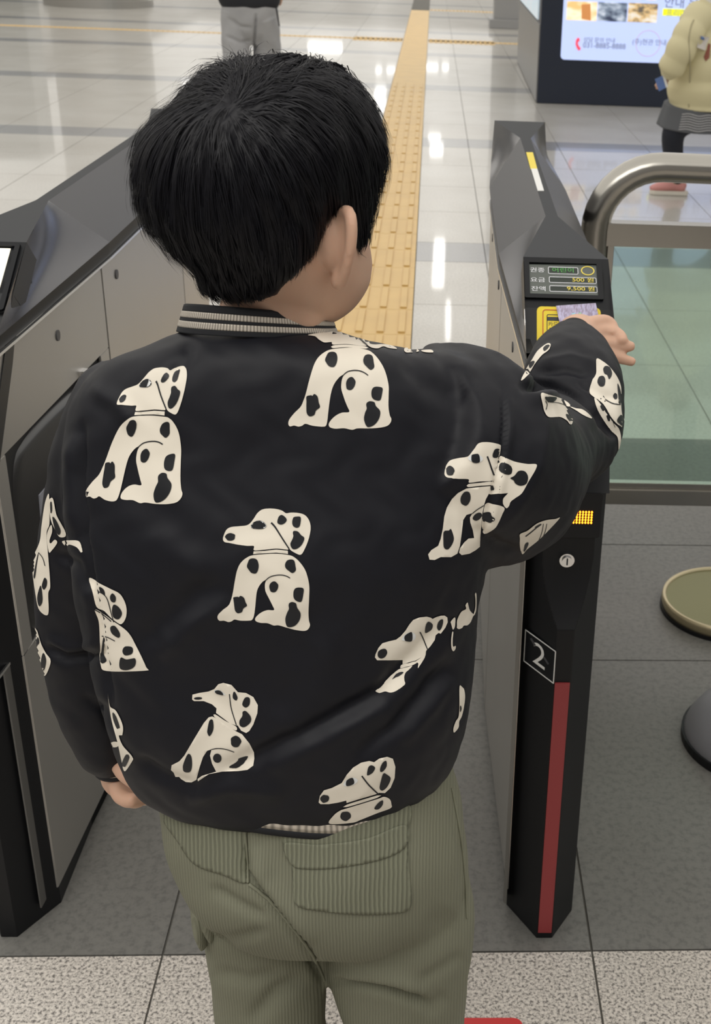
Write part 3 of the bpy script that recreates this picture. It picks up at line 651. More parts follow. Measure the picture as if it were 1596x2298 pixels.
link('handset_symbol',kl(pk.slab([pk.uv(x-0.5,y) for x,y in hs],.012,.02)),scr,'redph')
u,v=pk.uv(1454,97); r0=(pk.uv(1482,97)[0]-u); n=40
V=[pk.w(u+r*math.cos(t),v+r*math.sin(t),o)-np.array([kx,KY,0]) for t in np.linspace(0,2*math.pi,n,endpoint=False) for r,o in ((r0,.018),(r0*.94,.018))]
link('circle_logo',mesh(V,[(2*i,2*((i+1)%n),2*((i+1)%n)+1,2*i+1) for i in range(n)]),scr,mat('pale_circle',(.62,.5,.6),.5,emit=.45))
# side of the kiosk
psd=Plane((kx,KY,0),(0,-1,0),(0,0,1))
sd=[psd.uv(1181,0),psd.uv(1177,92),psd.uv(1205,125),psd.uv(1212,0)]
ymax=KY+3.2
link('side_board',kl(fixn(mesh([(kx-.012,KY+.25,z) for z in (.62,2.3)]+[(kx-.012,ymax-.1,z) for z in (2.3,.62)]+[(kx,KY+.25,z) for z in (.62,2.3)]+[(kx,ymax-.1,z) for z in (2.3,.62)],[(0,1,2,3),(7,6,5,4),(0,4,5,1),(1,5,6,2),(2,6,7,3),(3,7,4,0)]))),ks,'sideposter')
link('side_skirt',kl(box(kx-.008,kx,KY+.02,ymax,0.01,.6)),ks,mat('grey_skirt',(.22,.22,.22),.4))

# columns & drum far away
p=onz(1150,65); cl_=link('column',join([box(-.28,.28,0,.5,.12,3.2,.01),box(-.34,.34,-.05,.56,0,.12,.01)]),None,mat('grey_column',(.33,.33,.33),.4)); cl_.location=(p[0]+.02,p[1],0); tag(cl_,'pale grey square column at the far end beside the kiosk','column')
p=onz(190,19); dr=empty('steel_drum_planter',(p[0],p[1]+.78,0)); tag(dr,'round stainless steel column sleeve at the far left','column')
link('sleeve',cyl((0,0,1.6),.72,3.2,64),dr,'steel',False); link('base_ring',cyl((0,0,.05),.78,.1,64),dr,'steel')
p=onz(60,60); cl2=link('column',join([box(-.45,.45,0,.9,.1,3.2,.01),box(-.5,.5,-.05,.95,0,.1,.01)]),None,mat('dark_column',(.10,.12,.12),.3)); cl2.location=(onz(-10,-40)[0],onz(-10,-40)[1],0); tag(cl2,'dark square column beyond the left gate at the frame corner','column')

# =====================================================================
# THE BOY
# =====================================================================
BX,BY=-.11,.90
boy=empty('person',(0,0,0)); tag(boy,'boy seen from behind in a black dog-print jacket, hand on the gate reader','person')
# --- head, built in its own frame (x right, y forward, z up) -----------
HY=.905
HC=ony(612,470,HY); YAWH=math.radians(33); TILT=math.radians(6)
Rz=np.array(Matrix.Rotation(-YAWH,3,'Z')@Matrix.Rotation(-TILT,3,'X')); SC=.82
def h2w(p): return HC+SC*(np.atleast_2d(p)@Rz.T)
HT=np.array([(-.112,.014,.066,.044),(-.104,.034,.082,.010),(-.088,.054,.091,-.022),(-.066,.067,.093,-.048),(-.042,.073,.092,-.070),(-.016,.075,.088,-.084),
    (.010,.074,.084,-.092),(.036,.075,.083,-.095),(.060,.070,.075,-.089),(.080,.057,.060,-.072),(.094,.036,.038,-.048),(.101,.012,.012,-.018)])
NH,NT=70,96; HR=crom(HT,NH)
def headpt(th,z,off=0):
    """th: 0=right side, 90deg=face; returns local point with outward offset"""
    w_=np.interp(z,HR[:,0],HR[:,1]); f=np.interp(z,HR[:,0],HR[:,2]); b=np.interp(z,HR[:,0],HR[:,3])
    c=(f+b)/2; d=(f-b)/2; cs,sn=np.cos(th),np.sin(th); e=.92
    x=np.sign(cs)*np.abs(cs)**e*(w_+off); y=c+np.sign(sn)*np.abs(sn)**e*(d+off)
    return np.stack([x,y,z+0*x],-1)
ths=np.linspace(0,2*math.pi,NT,endpoint=False)
def G(x,y,z,cx,cz,sx,sz): return np.exp(-((x-cx)/sx)**2-((z-cz)/sz)**2)*(y>0)
rings=[]
for z in HR[:,0]:
    p=headpt(ths,np.full(NT,z)); x,y=p[:,0],p[:,1]
    p[:,1]+=.012*G(x,y,z,0,-.022,.008,.014)+.006*G(x,y,z,0,-.004,.006,.022)-.006*G(x,y,z,.030,.002,.014,.010)-.006*G(x,y,z,-.030,.002,.014,.010)+.004*G(x,y,z,0,-.053,.018,.006)+.004*G(x,y,z,0,-.066,.014,.005)-.003*G(x,y,z,0,-.059,.016,.003)+.004*G(x,y,z,0,-.098,.016,.010)
    k=.011*(np.exp(-((x-.045)/.022)**2-((z+.052)/.03)**2)+np.exp(-((x+.045)/.022)**2-((z+.052)/.03)**2))*(y>0)
    p[:,0]+=np.sign(x)*k*.45; p[:,1]+=k
    rings.append(h2w(p))
head=loft(rings)
# ears
def earparts(s):
    c=np.array([s*.083,-.008,-.020]); out=[]
    # helix rim: curve in the plane of the ear, which stands off the skull
    ax=np.array([s*.88,-.47,0.]); 
    def P(a,b,o=0): return c+ax*b+np.array([0,0,1])*a+np.array([s*.47,.88,0])*o
    rim=[P(-.004,-.012),P(.016,-.008),P(.030,.004),P(.032,.015),P(.024,.022),P(.006,.022),P(-.012,.016),P(-.024,.008),P(-.031,.001),P(-.027,-.006)]
    out.append(tube(h2w(np.array(rim)),[.0035,.0042,.0045,.0046,.0046,.0045,.0044,.005,.006,.004],12,36))
    V=[];pl=crom([P(.0,-.014),P(.024,-.006),P(.030,.006),P(.026,.018),P(.006,.020),P(-.012,.014),P(-.026,.004),P(-.022,-.010)],40)
    cc=P(.002,.001,-.004); cb=P(.002,.001,-.010)
    F=[]; nn=len(pl); A=[*h2w(pl+np.array([s*.47,.88,0])*.001),*h2w(pl-np.array([s*.47,.88,0])*.002),h2w(cc)[0],h2w(cb)[0]]
    for i in range(nn): j=(i+1)%nn; F+=[(i,j,2*nn),(nn+j,nn+i,2*nn+1),(i,nn+i,nn+j,j)]
    out.append(fixn(mesh(A,F)))
    out.append(ball(h2w(P(.002,-.006,-.007))[0],[.012,.012,.02],16)); out.append(ball(h2w(P(-.028,.002,-.001))[0],[.0065,.0065,.008],16))
    return out
neckb=ony(600,760,.925); neck=tube([h2w((.006,.010,-.05))[0],h2w((.006,.004,-.085))[0],neckb+np.array([0.0,.006,.01]),neckb+np.array([0,0,-.06])],[.037,.037,.039,.037],32,14,flat=.95,up=(0,1,0))
parts=[head,neck,*earparts(1),*earparts(-1)]
# --- hands --------------------------------------------------------------
def W(px,py,Y): return ony(px,py,Y)
def finger(pts,r0,r1,n=14): return tube(pts,np.linspace(r0,r1,len(pts)),14,n)
# right hand over the reader; the fingers fan out to the right
wr=W(1290,800,1.345)
hand=[tube([wr,W(1292,762,1.375),W(1304,745,1.392),W(1330,745,1.398)],[(.022,.018),(.024,.018),(.027,.019),(.023,.013)],24,14,up=(0,-.45,1)),
 tube([W(1325,728,1.398),W(1358,722,1.408),W(1374,734,1.404),W(1374,748,1.392)],[.0100,.0090,.0080,.0068],14,14),
 tube([W(1335,744,1.394),W(1372,744,1.398),W(1392,754,1.392),W(1398,766,1.382)],[.0095,.0084,.0076,.0064],14,14),
 tube([W(1335,768,1.386),W(1375,773,1.388),W(1400,777,1.386),W(1419,777,1.384)],[.0096,.0084,.0074,.0062],14,14),
 tube([W(1325,788,1.378),W(1368,796,1.380),W(1398,806,1.378),W(1421,812,1.376)],[.0092,.0078,.0066,.0057],14,14),
 tube([W(1282,752,1.38),W(1258,745,1.392),W(1245,750,1.396)],[.0115,.0095,.0085],14,12)]
# left hand hanging, fingers curled
lh=[tube([W(262,1690,.95),W(268,1725,.955),W(278,1752,.955),W(296,1772,.95)],[(.016,.013),(.019,.014),(.022,.014),(.020,.012)],20,14,up=(0,1,.2)),
 finger([W(262,1755,.945),W(268,1782,.935),W(285,1795,.925),W(300,1796,.92)],.0085,.0070),
 finger([W(272,1760,.95),W(284,1785,.94),W(300,1797,.93),W(314,1795,.925)],.0085,.0070),
 finger([W(288,1762,.958),W(305,1783,.95),W(322,1792,.94),W(334,1790,.935)],.0080,.0065),
 finger([W(300,1758,.963),W(318,1772,.956),W(334,1780,.948),W(344,1779,.943)],.0072,.0058),
 finger([W(268,1715,.935),W(280,1735,.925),W(300,1752,.92),W(312,1762,.922)],.0088,.0070)]
# body under the clothes
def ww(p): return np.array(p,float)
hipc=W(690,1850,.86); chest=W(610,1080,.93)
FZ=.0
lfoot=np.array([W(606,2298,.86)[0],.86,0]); rfoot=np.array([W(912,2298,.855)[0],.855,0])
under=[tube([neckb+np.array([0,0,-.03]),W(610,880,.93),chest,W(640,1400,.9),hipc],[(.034,.034),(.08,.045),(.11,.06),(.10,.06),(.09,.065)],32,24,up=(0,1,0)),
 tube([W(380,900,.93),W(300,1080,.95),W(215,1380,.965),W(240,1560,.96),W(262,1690,.95)],[.035,.033,.027,.022,.015],16,24),
 tube([W(930,900,.92),W(1150,1030,1.0),W(1285,985,1.19),W(1285,870,1.27),W(1288,800,1.345),wr],[.04,.038,.032,.028,.022,.018],16,24),
 tube([W(590,1860,.866),W(600,2100,.866),W(608,2298,.86),lfoot+np.array([0,0,.22]),lfoot+np.array([0,0,.06])],[.045,.042,.036,.032,.028],16,24),
 tube([W(840,1860,.85),W(896,2100,.858),W(912,2298,.855),rfoot+np.array([0,0,.22]),rfoot+np.array([0,0,.06])],[.05,.046,.038,.032,.028],16,24),
 tube([lfoot+np.array([0,-.03,.035]),lfoot+np.array([0,.09,.03])],[.03,.022],16,8),tube([rfoot+np.array([0,-.03,.035]),rfoot+np.array([0,.09,.03])],[.03,.022],16,8)]
body=remesh(join(parts+hand+lh+under),.0022,4)
bo=link('body',body,boy,'skin',True)
bvh_body=bvh(body)
for s in (-1,1):
    link('eye',ball(h2w((s*.030,.0765,.002))[0],[.010,.008,.007],16),boy,'eye',True)
    link('eyebrow',tube(h2w(np.array([(s*.018,.082,.020),(s*.030,.081,.024),(s*.044,.073,.019)])),[.0018,.0022,.0012],8,8),boy,'hair')
# --- hair: a thick cap with a whorl, plus strands ------------------------
def hairline(th):
    """lowest hair height per azimuth (0 right, 90 face, 270 nape)"""
    a=np.degrees(th)%360
    X_=[0,8,16,24,34,46,62,90,118,134,146,156,164,172,180,187,194,203,212,228,255,288,304,321,338,350,360]
    Z_=[.006,-.002,-.024,-.028,.004,.026,.036,.038,.036,.026,.004,-.028,-.024,-.002,.006,-.006,-.030,-.054,-.074,-.080,-.081,-.074,-.066,-.044,-.022,-.004,.006]
    return np.interp(a,X_,Z_)
CRN=(math.radians(262),.086)
def thick(th,z):
    hl=hairline(th); t=np.clip((z-hl)/.030,0,1); t2=np.clip((z-hl)/.075,0,1)
    back=.5-.5*np.sin(th)
    top=np.clip((z-.02)/.06,0,1)
    base=.005*t**.6+(.012+.010*back)*t2**.8+.003*top
    front=np.clip((np.sin(th)-.25)/.6,0,1)*np.clip((z-hl)/.02,0,1)*.004
    return np.where(z<hl-.004,-.010,np.where(z<hl,-.002,base+front))
zz=np.linspace(-.109,.1008,150); NT2=220; th2=np.linspace(0,2*math.pi,NT2,endpoint=False); rr=[]
for z in zz:
    o=thick(th2,np.full(NT2,z)); p=headpt(th2,np.full(NT2,z),0)
    c=np.array([0,(np.interp(z,HR[:,0],HR[:,2])+np.interp(z,HR[:,0],HR[:,3]))/2,z]); 
    cen=np.array([0,-.005,.0]); d=p-cen; d/=np.linalg.norm(d,axis=1)[:,None]
    lock=.0014*np.sin(th2*23+z*130+np.sin(z*60+th2*3)*2)+.0009*np.sin(th2*41-z*170+2*np.sin(th2*5))
    o2=np.where(o>.004,o+lock*np.clip(o/.02,0,1),o)
    rr.append(h2w(p+d*o2[:,None]))
hm=loft(rr)
# the hair is fuller at the upper right and cut in at the upper left: reshape by width per height
_p=proj(co(hm)); _yb=np.arange(118,700,8.); _l=np.array([_p[np.abs(_p[:,1]-y)<10,0].min() if (np.abs(_p[:,1]-y)<10).any() else 500 for y in _yb]); _r=np.array([_p[np.abs(_p[:,1]-y)<10,0].max() if (np.abs(_p[:,1]-y)<10).any() else 700 for y in _yb])
_Lt=np.interp(_yb,[118,125,150,180,200,230,260,300,350,400,450,500,550,600,640],[560,510,455,432,415,392,350,318,304,302,308,328,368,420,468]); _Rt=np.interp(_yb,[118,125,150,180,200,230,260,300,350,400,430],[710,745,785,812,826,842,852,862,864,860,852])
_k=np.clip((470-_yb)/60,0,1); _Rt=_Rt*_k+_r*(1-_k); _kl=np.clip((650-_yb)/40,0,1); _Lt=_Lt*_kl+_l*(1-_kl)
def reshape(me,sel=None):
    v=co(me); p=proj(v); y=np.clip(p[:,1],118,690); l=np.interp(y,_yb,_l); q=np.interp(y,_yb,_r); L=np.interp(y,_yb,_Lt); Q=np.interp(y,_yb,_Rt)
    u=np.clip((p[:,0]-l)/(q-l),-.1,1.1); dx=L+u*(Q-L)-p[:,0]; dx=np.clip(dx,-120,120)*np.clip((660-p[:,1])/40,0,1)
    if sel is not None: dx=dx*sel(v)
    dep=(v-CO)@RM[2]; v=v+(dx*dep/CF)[:,None]*RM[0]; setco(me,v)
reshape(hm); reshape(body,lambda v:(np.linalg.norm(v-HC,axis=1)<.13).astype(float)); bvh_body=bvh(body)
hair=link('hair',hm,boy,'hair',True); bh=bvh(hm)
# find the crown where the photo shows the whorl
cr=hit(bh,515,240); cr=cr if cr is not None else h2w((0,-.05,.09))[0]
hc=h2w((0,-.01,.02))[0]
def strands(n,seed,len_,lift0,width,name,sel=None,wild=0):
    r=np.random.default_rng(seed); hv=co(hm); V=[];F=[]; k=0; pts=[]
    hn=nor(hm)
    cand=r.integers(0,len(hv),n*6)
    for i in cand:
        if k>=n: break
        p=hv[i]
        if sel is not None and not sel(p,r): continue
        loc=(Rz.T@(p-HC))/SC
        th=math.atan2(loc[1],loc[0]); hl=float(hairline(np.array([th]))[0])
        if loc[2]<hl+.004: continue
        p=p+r.normal(0,.0015,3); L=len_*r.uniform(.6,1.25); st=L/8; lift=lift0*r.uniform(.3,1.6); line=[]; dprev=None
        sw=r.normal(.35,.25); wv=r.normal(0,wild,3)
        for s_ in range(9):
            q,nn,_,_=bh.find_nearest(Vector(p)); q=np.array(q); nn=np.array(nn)
            if nn@(q-hc)<0: nn=-nn
            a=(q-cr); da=np.linalg.norm(a)+1e-6; a/=da
            g=np.array([0,0,-1.])
            d=a*(.25+.75*math.exp(-da/.05))+g*(1-math.exp(-da/.05))*.9+np.cross(nn,a)*sw*math.exp(-da/.06)+wv*s_/8
            d-=nn*(d@nn); d/=np.linalg.norm(d)+1e-9
            if dprev is not None: d=d*.5+dprev*.5; d/=np.linalg.norm(d)
            if (p-q)@nn<lift*(.3+s_/10): p=q+nn*lift*(.3+s_/10)
            line.append((p.copy(),nn,d)); dprev=d
            lc=(Rz.T@(p-HC))/SC; h_=float(hairline(np.array([math.atan2(lc[1],lc[0])]))[0]); p=p+d*st*(1 if lc[2]>h_+.002 else .25)
        o=len(V); w_=width*r.uniform(.6,1.3)
        for j,(q,nn,d) in enumerate(line):
            s=np.cross(nn,d); s/=np.linalg.norm(s)+1e-9; ww_=w_*(1-(j/8)**2*.92)*.5
            V+=[q-s*ww_,q+s*ww_]
        F+=[(o+2*j,o+2*j+1,o+2*j+3,o+2*j+2) for j in range(8)]; k+=1
    o=link(name,mesh(V,F),hair,'hair',True); o['kind']='stuff'; return o
strands(12000,1,.042,.0009,.0007,'hair_strands')
strands(600,5,.045,.004,.00035,'loose_hairs',wild=.25)

# --- jacket ----------------------------------------------------------------
def ring(py,l,r,Y,db,df,tilt=0,n=64,e=.85,pyr=None):
    A=W(l,py,Y); B=W(r,pyr if pyr else py,Y); c=(A+B)/2; h=(B-A)/2; out=[]
    for t in np.linspace(0,2*math.pi,n,endpoint=False):
        cs,sn=math.cos(t),math.sin(t); x=math.copysign(abs(cs)**e,cs); y=math.copysign(abs(sn)**e,sn)
        out.append(c+h*x+np.array([0,1,0])*y*(df if y>0 else db)+np.array([0,0,1])*tilt*y)
    return np.array(out)
RS=[ (742,425,742,.925,.050,.05,-.016),(752,400,790,.92,.062,.055,-.019),(772,340,870,.92,.074,.06,-.022),(800,262,985,.92,.086,.07,-.020),(845,200,1060,.92,.096,.08,-.010),
 (910,165,1110,.92,.105,.09,0),(1000,160,1125,.915,.112,.10,0),(1120,165,1120,.905,.118,.11,0),(1250,175,1095,.90,.120,.115,0),(1380,205,1070,.895,.120,.12,0),
 (1480,225,1066,.885,.118,.12,0),(1570,250,1056,.88,.115,.12,0),(1650,275,1034,.875,.106,.115,0),(1702,300,1005,.870,.094,.11,0),(1716,330,985,.870,.086,.10,0),(1722,370,950,.870,.074,.08,0)]
rA=[ring(*r[:2],*r[2:]) for r in RS]; rA=crom(np.array(rA).reshape(len(rA),-1),70).reshape(70,64,3)
# the hem dips towards the left hip
tor=loft(list(rA))
slR=tube([W(1000,1000,.90),W(1095,1055,.96),W(1180,1045,1.05),W(1240,1005,1.13),W(1285,985,1.20)],[.088,.086,.063,.049,.050],40,26)
slR2=tube([W(1290,985,1.19),W(1287,925,1.235),W(1284,865,1.275),W(1283,812,1.325),W(1286,782,1.362),W(1288,766,1.378)],[.050,.056,.057,.047,.037,.031],40,26)
slL=tube([W(330,930,.925),W(268,1040,.94),W(238,1150,.95),W(205,1270,.955),W(192,1360,.955),W(200,1470,.955),W(222,1590,.955),W(243,1672,.955),W(256,1708,.955)],[.06,.055,.052,.048,.044,.042,.038,.031,.023],36,40)
jm=remesh(join([tor,slR,slR2,slL]),.0032,7)
FO=[ ([(1015,1375),(930,1475),(850,1560),(740,1620),(600,1690),(470,1745)],22,-.0075),([(1000,1420),(920,1510),(850,1590),(740,1650),(600,1720)],24,.004),
 ([(1010,1480),(950,1560),(880,1640),(800,1700)],16,-.005),([(1020,1520),(960,1600),(900,1670)],16,.003),
 ([(500,1300),(420,1350),(340,1420),(300,1470)],30,-.005),([(520,1340),(430,1400),(360,1480)],24,.003),
 ([(1128,862),(1134,950),(1126,1020),(1103,1120),(1078,1235)],5,-.0035),([(1140,862),(1146,950),(1138,1020),(1115,1120),(1092,1225)],9,.002),
 ([(1165,868),(1230,862),(1290,885),(1345,930),(1385,985)],11,-.012),([(1180,890),(1250,885),(1300,915),(1340,960)],18,.005),
 ([(1200,838),(1270,828),(1330,845)],9,-.005),([(1215,812),(1280,800),(1340,815)],10,.003),([(1290,850),(1340,875),(1385,900)],9,-.005),
 ([(1060,1180),(1120,1230),(1170,1235)],14,-.005),
 ([(95,1450),(150,1478),(230,1470)],11,-.006),([(100,1430),(150,1455),(230,1448)],12,.003),([(120,1240),(170,1265),(200,1330)],12,-.004),([(180,1560),(230,1590),(260,1640)],10,-.003),
 ([(185,940),(178,1060),(184,1200),(205,1320),(228,1480),(250,1600)],9,-.009),([(165,970),(158,1060),(162,1200)],16,.004),
 ([(200,870),(260,900),(300,960)],20,.003),([(430,760),(420,800),(380,850)],16,-.003),([(900,800),(960,860),(1040,900)],24,-.004),([(930,770),(1000,800),(1070,840)],18,.004),
 ([(300,1700),(360,1740),(450,1770)],16,-.005),([(420,1790),(520,1770),(640,1780)],18,.004),([(640,1650),(700,1560),(760,1400)],40,.003),([(330,1200),(420,1260),(560,1280)],40,.002)]
folds(jm,FO,(.0010,38)); folds(jm,[],(.0005,90))
jacket=link('jacket',jm,boy,'cloth',True); jacket['label']='black satin bomber jacket with cream dog prints'; bj=bvh(jm)
# ribbed collar, striped
def ringcurve(r,th,extra=0): return r
def band(R0,R1,name,mt,parent,k=6,freqscale=1,offs=0,par=64):
    """ribbed band between two rings"""
    V=[];cord=[]
    for i in np.linspace(0,1,k):
        q=R0*(1-i)+R1*i; c=q.mean(0); d=q-c; d/=np.linalg.norm(d,axis=1)[:,None]; q=q+d*offs
        L=np.arange(len(q))*.40/len(q); V+=list(q); cord+=list(L)
    n=len(R0); F=grid_faces(k,n); me=mesh(V,F); attr(me,'cord',cord); o=link(name,me,parent,mt,True)
    s=o.modifiers.new('s','SOLIDIFY'); s.thickness=.0016; s.offset=1; return o
def colring(py,l,r,Y,db,tilt,pyr): return crom(np.vstack([x:=ring(py,l,r,Y,db,.052,tilt,64,.95,pyr),x[:1]]),193)[:-1]
C0=colring(684,418,745,.922,.062,-.020,712); C1=colring(738,402,760,.920,.066,-.018,752)
lv=[0,.24,.47,.60,.84,1.05]
for i,(a,b_) in enumerate(zip(lv[:-1],lv[1:])):
    q0=C0*(1-a)+C1*a; q1=C0*(1-b_)+C1*b_
    o=band(q0,q1,'collar_stripe' if i in(1,3) else 'collar_band','silver' if i in (1,3) else 'blackrib',jacket,5,offs=.0003*(i%2))
    o['label']='silver ribbed stripe of the collar' if i in (1,3) else 'black ribbed band of the collar'
inner=band(C0,C0+(C1-C0)*.5+(C0.mean(0)-C0)*.12,'collar_lining','blackrib',jacket)
# hem
H0=crom(np.vstack([x:=ring(1632,350,985,.87,.0965,.10,.0,64,.85,1706),x[:1]]),193)[:-1]
dz=np.array([0,0,-.013])
b1=band(H0,H0+dz,'hem_band','silver',jacket,4); b1['label']='silver ribbed hem band'
b2=band(H0+dz,H0+dz*1.5,'hem_edge','blackrib',jacket,3)
# cuffs
def cuff(path,r,nm,seg=64):
    P=np.array(path); T=(P[-1]-P[0]); T/=np.linalg.norm(T); u=np.cross(T,[0,1,0.3]); u/=np.linalg.norm(u); v=np.cross(T,u)
    def rg(c,r): return np.array([c+u*r[0]*math.cos(t)+v*r[1]*math.sin(t) for t in np.linspace(0,2*math.pi,seg,endpoint=False)])
    a,b_,c=P; 
    band(rg(a,r),rg(b_,r),nm,'silver',jacket,3); band(rg(b_,r),rg(c,np.array(r)*.97),nm,'blackrib',jacket,3)
cuff([W(1289,778,1.370),W(1290,764,1.382),W(1291,757,1.388)],(.0275,.0215),'cuff')
cuff([W(256,1702,.955),W(258,1718,.955),W(259,1727,.955)],(.0185,.0175),'cuff')

# --- dog prints ------------------------------------------------------------
T0=lambda P:[(x/3.99+340,y/3.99+1100) for x,y in P]
HEAD=[(918,500),(860,498),(780,488),(700,472),(655,462),(642,435),(652,395),(675,352),(715,330),(790,322),(850,315),(885,295),(920,250),(950,205),(995,172),(1060,163),(1120,168),(1170,182),(1207,205),(1250,200),(1310,203),(1365,218),(1400,250),(1420,295),(1425,350),(1410,430),(1385,500),(1355,560),(1335,577),(1310,572),(1260,545),(1232,522),(1222,531),(1120,522),(1000,533),(920,537)]
COLL=[(916,547),(1000,543),(1120,531),(1222,541),(1224,570),(1120,558),(1000,564),(912,571)]
BODY=[(905,582),(1000,573),(1120,568),(1230,580),(1280,600),(1330,645),(1375,710),(1400,780),(1414,860),(1412,950),(1406,1080),(1410,1160),(1420,1205),(1405,1240),(1370,1257),(1300,1250),(1220,1230),(1140,1207),(1095,1208),(1040,1188),(980,1185),(940,1172),(930,1150),(950,1120),(990,1090),(1040,1072),(1098,1070),(1085,1030),(1050,960),(1022,900),(1018,840),(1028,803),(1000,815),(970,850),(950,890),(940,940),(930,1050),(920,1120),(905,1155),(880,1165),(800,1165),(745,1155),(720,1170),(690,1177),(650,1165),(610,1165),(592,1140),(600,1110),(640,1070),(690,1030),(712,985),(730,920),(750,800),(770,710),(800,650),(850,605)]
SPH=[ell((708,417),45,35,0,12,.05),[(1130,290),(1140,240),(1165,220),(1195,235),(1214,265),(1195,295),(1160,308)],[(1262,290),(1272,245),(1300,235),(1335,240),(1336,285),(1325,325),(1300,336),(1272,322)],
 [(1275,365),(1310,368),(1340,400),(1370,430),(1345,490),(1300,525),(1262,522),(1245,480),(1262,440),(1272,410),(1268,385)]]
SPB=[[(862,650),(880,615),(920,608),(950,625),(962,670),(955,715),(935,742),(895,735),(868,705),(855,680)],[(1198,665),(1215,630),(1250,618),(1280,630),(1292,680),(1294,715),(1265,738),(1230,718),(1205,695)],
 [(735,958),(775,950),(785,955),(800,942),(830,960),(845,1000),(857,1030),(825,1055),(812,1085),(775,1097),(750,1075),(742,1030),(738,990)],ell((1097,862),40,50,10,12,.03),
 [(1285,880),(1320,868),(1362,878),(1360,930),(1345,990),(1315,995),(1280,970),(1272,920)],
 [(1235,1010),(1260,997),(1295,1010),(1305,1045),(1335,1100),(1325,1160),(1290,1205),(1245,1222),(1212,1210),(1200,1150),(1215,1095),(1232,1060),(1230,1030)]]
EYE=[(889,322),(915,290),(960,272),(1005,285),(1030,318),(1005,342),(960,346),(905,340)]; IRIS=[(920,285),(960,273),(990,280),(988,344),(960,346),(918,341)]
EARL=stroke([(1074,290),(1110,330),(1170,425),(1235,525)],17,11); BEL=stroke([(1025,804),(1060,775),(1110,760),(1165,757),(1210,767),(1243,784)],8,9)
SP=smoothpoly
def dog(f,parts_='hcb',name='dog_print'):
    L=[]; g=lambda P:f(np.array(P,float))
    if 'b' in parts_: L.append((g(SP(BODY)),'print'))
    if 'c' in parts_: L.append((g(COLL),'print'))
    if 'h' in parts_: L.append((g(SP(HEAD)),'print'))
    if 'h' in parts_:
        L+= [(g(SP(p)),'printblack') for p in SPH]+[(g(EARL),'printblack'),(g(SP(EYE)),'printwhite'),(g(IRIS),'printblack'),(g(stroke(EYE+EYE[:1],4)),'printblack')]
    if 'b' in parts_: L+= [(g(SP(p)),'printblack') for p in SPB]+[(g(BEL),'printblack')]
    return decal(name,L,bj,jacket,6,LAB.pop(0))
LAB=['whole spotted dog print in the middle of the back','whole spotted dog print on the left shoulder blade']
LMK=np.array([(642,435),(918,500),(1060,163),(1207,205),(1425,350),(1335,577),(910,572),(1224,572),(1414,860),(1420,1205),(1095,1208),(930,1150),(1028,803),(905,1155),(592,1135),(690,1177),(740,850),(960,310),(1098,1070)],float)
def tps(src,dst,lam=50.):
    n=len(src); d=np.linalg.norm(src[:,None]-src[None],axis=2); K=np.where(d>0,d*d*np.log(d+1e-12),0)+lam*np.eye(n); P=np.hstack([np.ones((n,1)),src])
    A=np.zeros((n+3,n+3)); A[:n,:n]=K; A[:n,n:]=P; A[n:,:n]=P.T; w=np.linalg.solve(A,np.vstack([dst,np.zeros((3,2))]))
    def f(p): d=np.linalg.norm(p[:,None]-src[None],axis=2); U=np.where(d>0,d*d*np.log(d+1e-12),0); return U@w[:n]+np.hstack([np.ones((len(p),1)),p])@w[n:]
    return f
ident=lambda p:p/3.99+np.array([340,1100])
dog(ident)
D1=np.array([(248,480),(375,505),(530,252),(597,270),(708,330),(637,560),(360,568),(562,570),(672,800),(680,1090),(400,1150),(272,1100),(395,775),(250,1122),(40,1080),(90,1118),(205,770),(438,355),(408,1030)],float)/2.956+np.array([180,740])
dog(tps(LMK,D1))
def free(name,polys,label,sc,ox,oy,step=6,mj=.035,smooth=True):
    L=[]
    for P,mt in polys:
        P=np.array(P,float); 
        if smooth and len(P)<24 and not (mt=='raw'): P=SP(P*1.0) if len(P)>3 else P
        L.append((P/sc+np.array([ox,oy]),mt))
    return decal(name,L,bj,jacket,step,label,maxjump=mj)
# print at the top centre: body whole, head squeezed over the shoulder
lm2=np.array([(375,213),(570,217),(700,430),(716,620),(490,680),(355,650),(440,365),(340,655),(122,640),(180,662),(240,400),(472,577)],float)/2.574+np.array([600,700])
idx=[6,7,8,9,10,11,12,13,14,15,16,18]
LAB.append('dog print below the collar, its head folded over the shoulder'); dog(tps(LMK[idx],lm2),'b')
k='print';b='printblack'
free('dog_print_head',[([(235,137),(300,125),(345,122),(400,112),(440,113),(480,122),(515,140),(545,170),(570,200),(460,190),(376,192),(372,178),(330,180),(300,165),(275,145)],k),([(378,198),(460,193),(568,204),(570,216),(460,208),(376,212)],k),
 ([(512,141),(540,145),(585,160),(590,185),(620,192),(655,190),(690,192),(725,200),(748,217),(700,212),(670,203),(640,214),(610,212),(590,204),(565,185)],k),([(795,212),(855,215),(875,232),(800,237)],k),([(890,226),(945,222),(957,237),(910,236)],k),
 (stroke([(490,125),(520,148),(575,197)],7),b)],'squeezed head of the dog print below the collar',2.574,600,700)
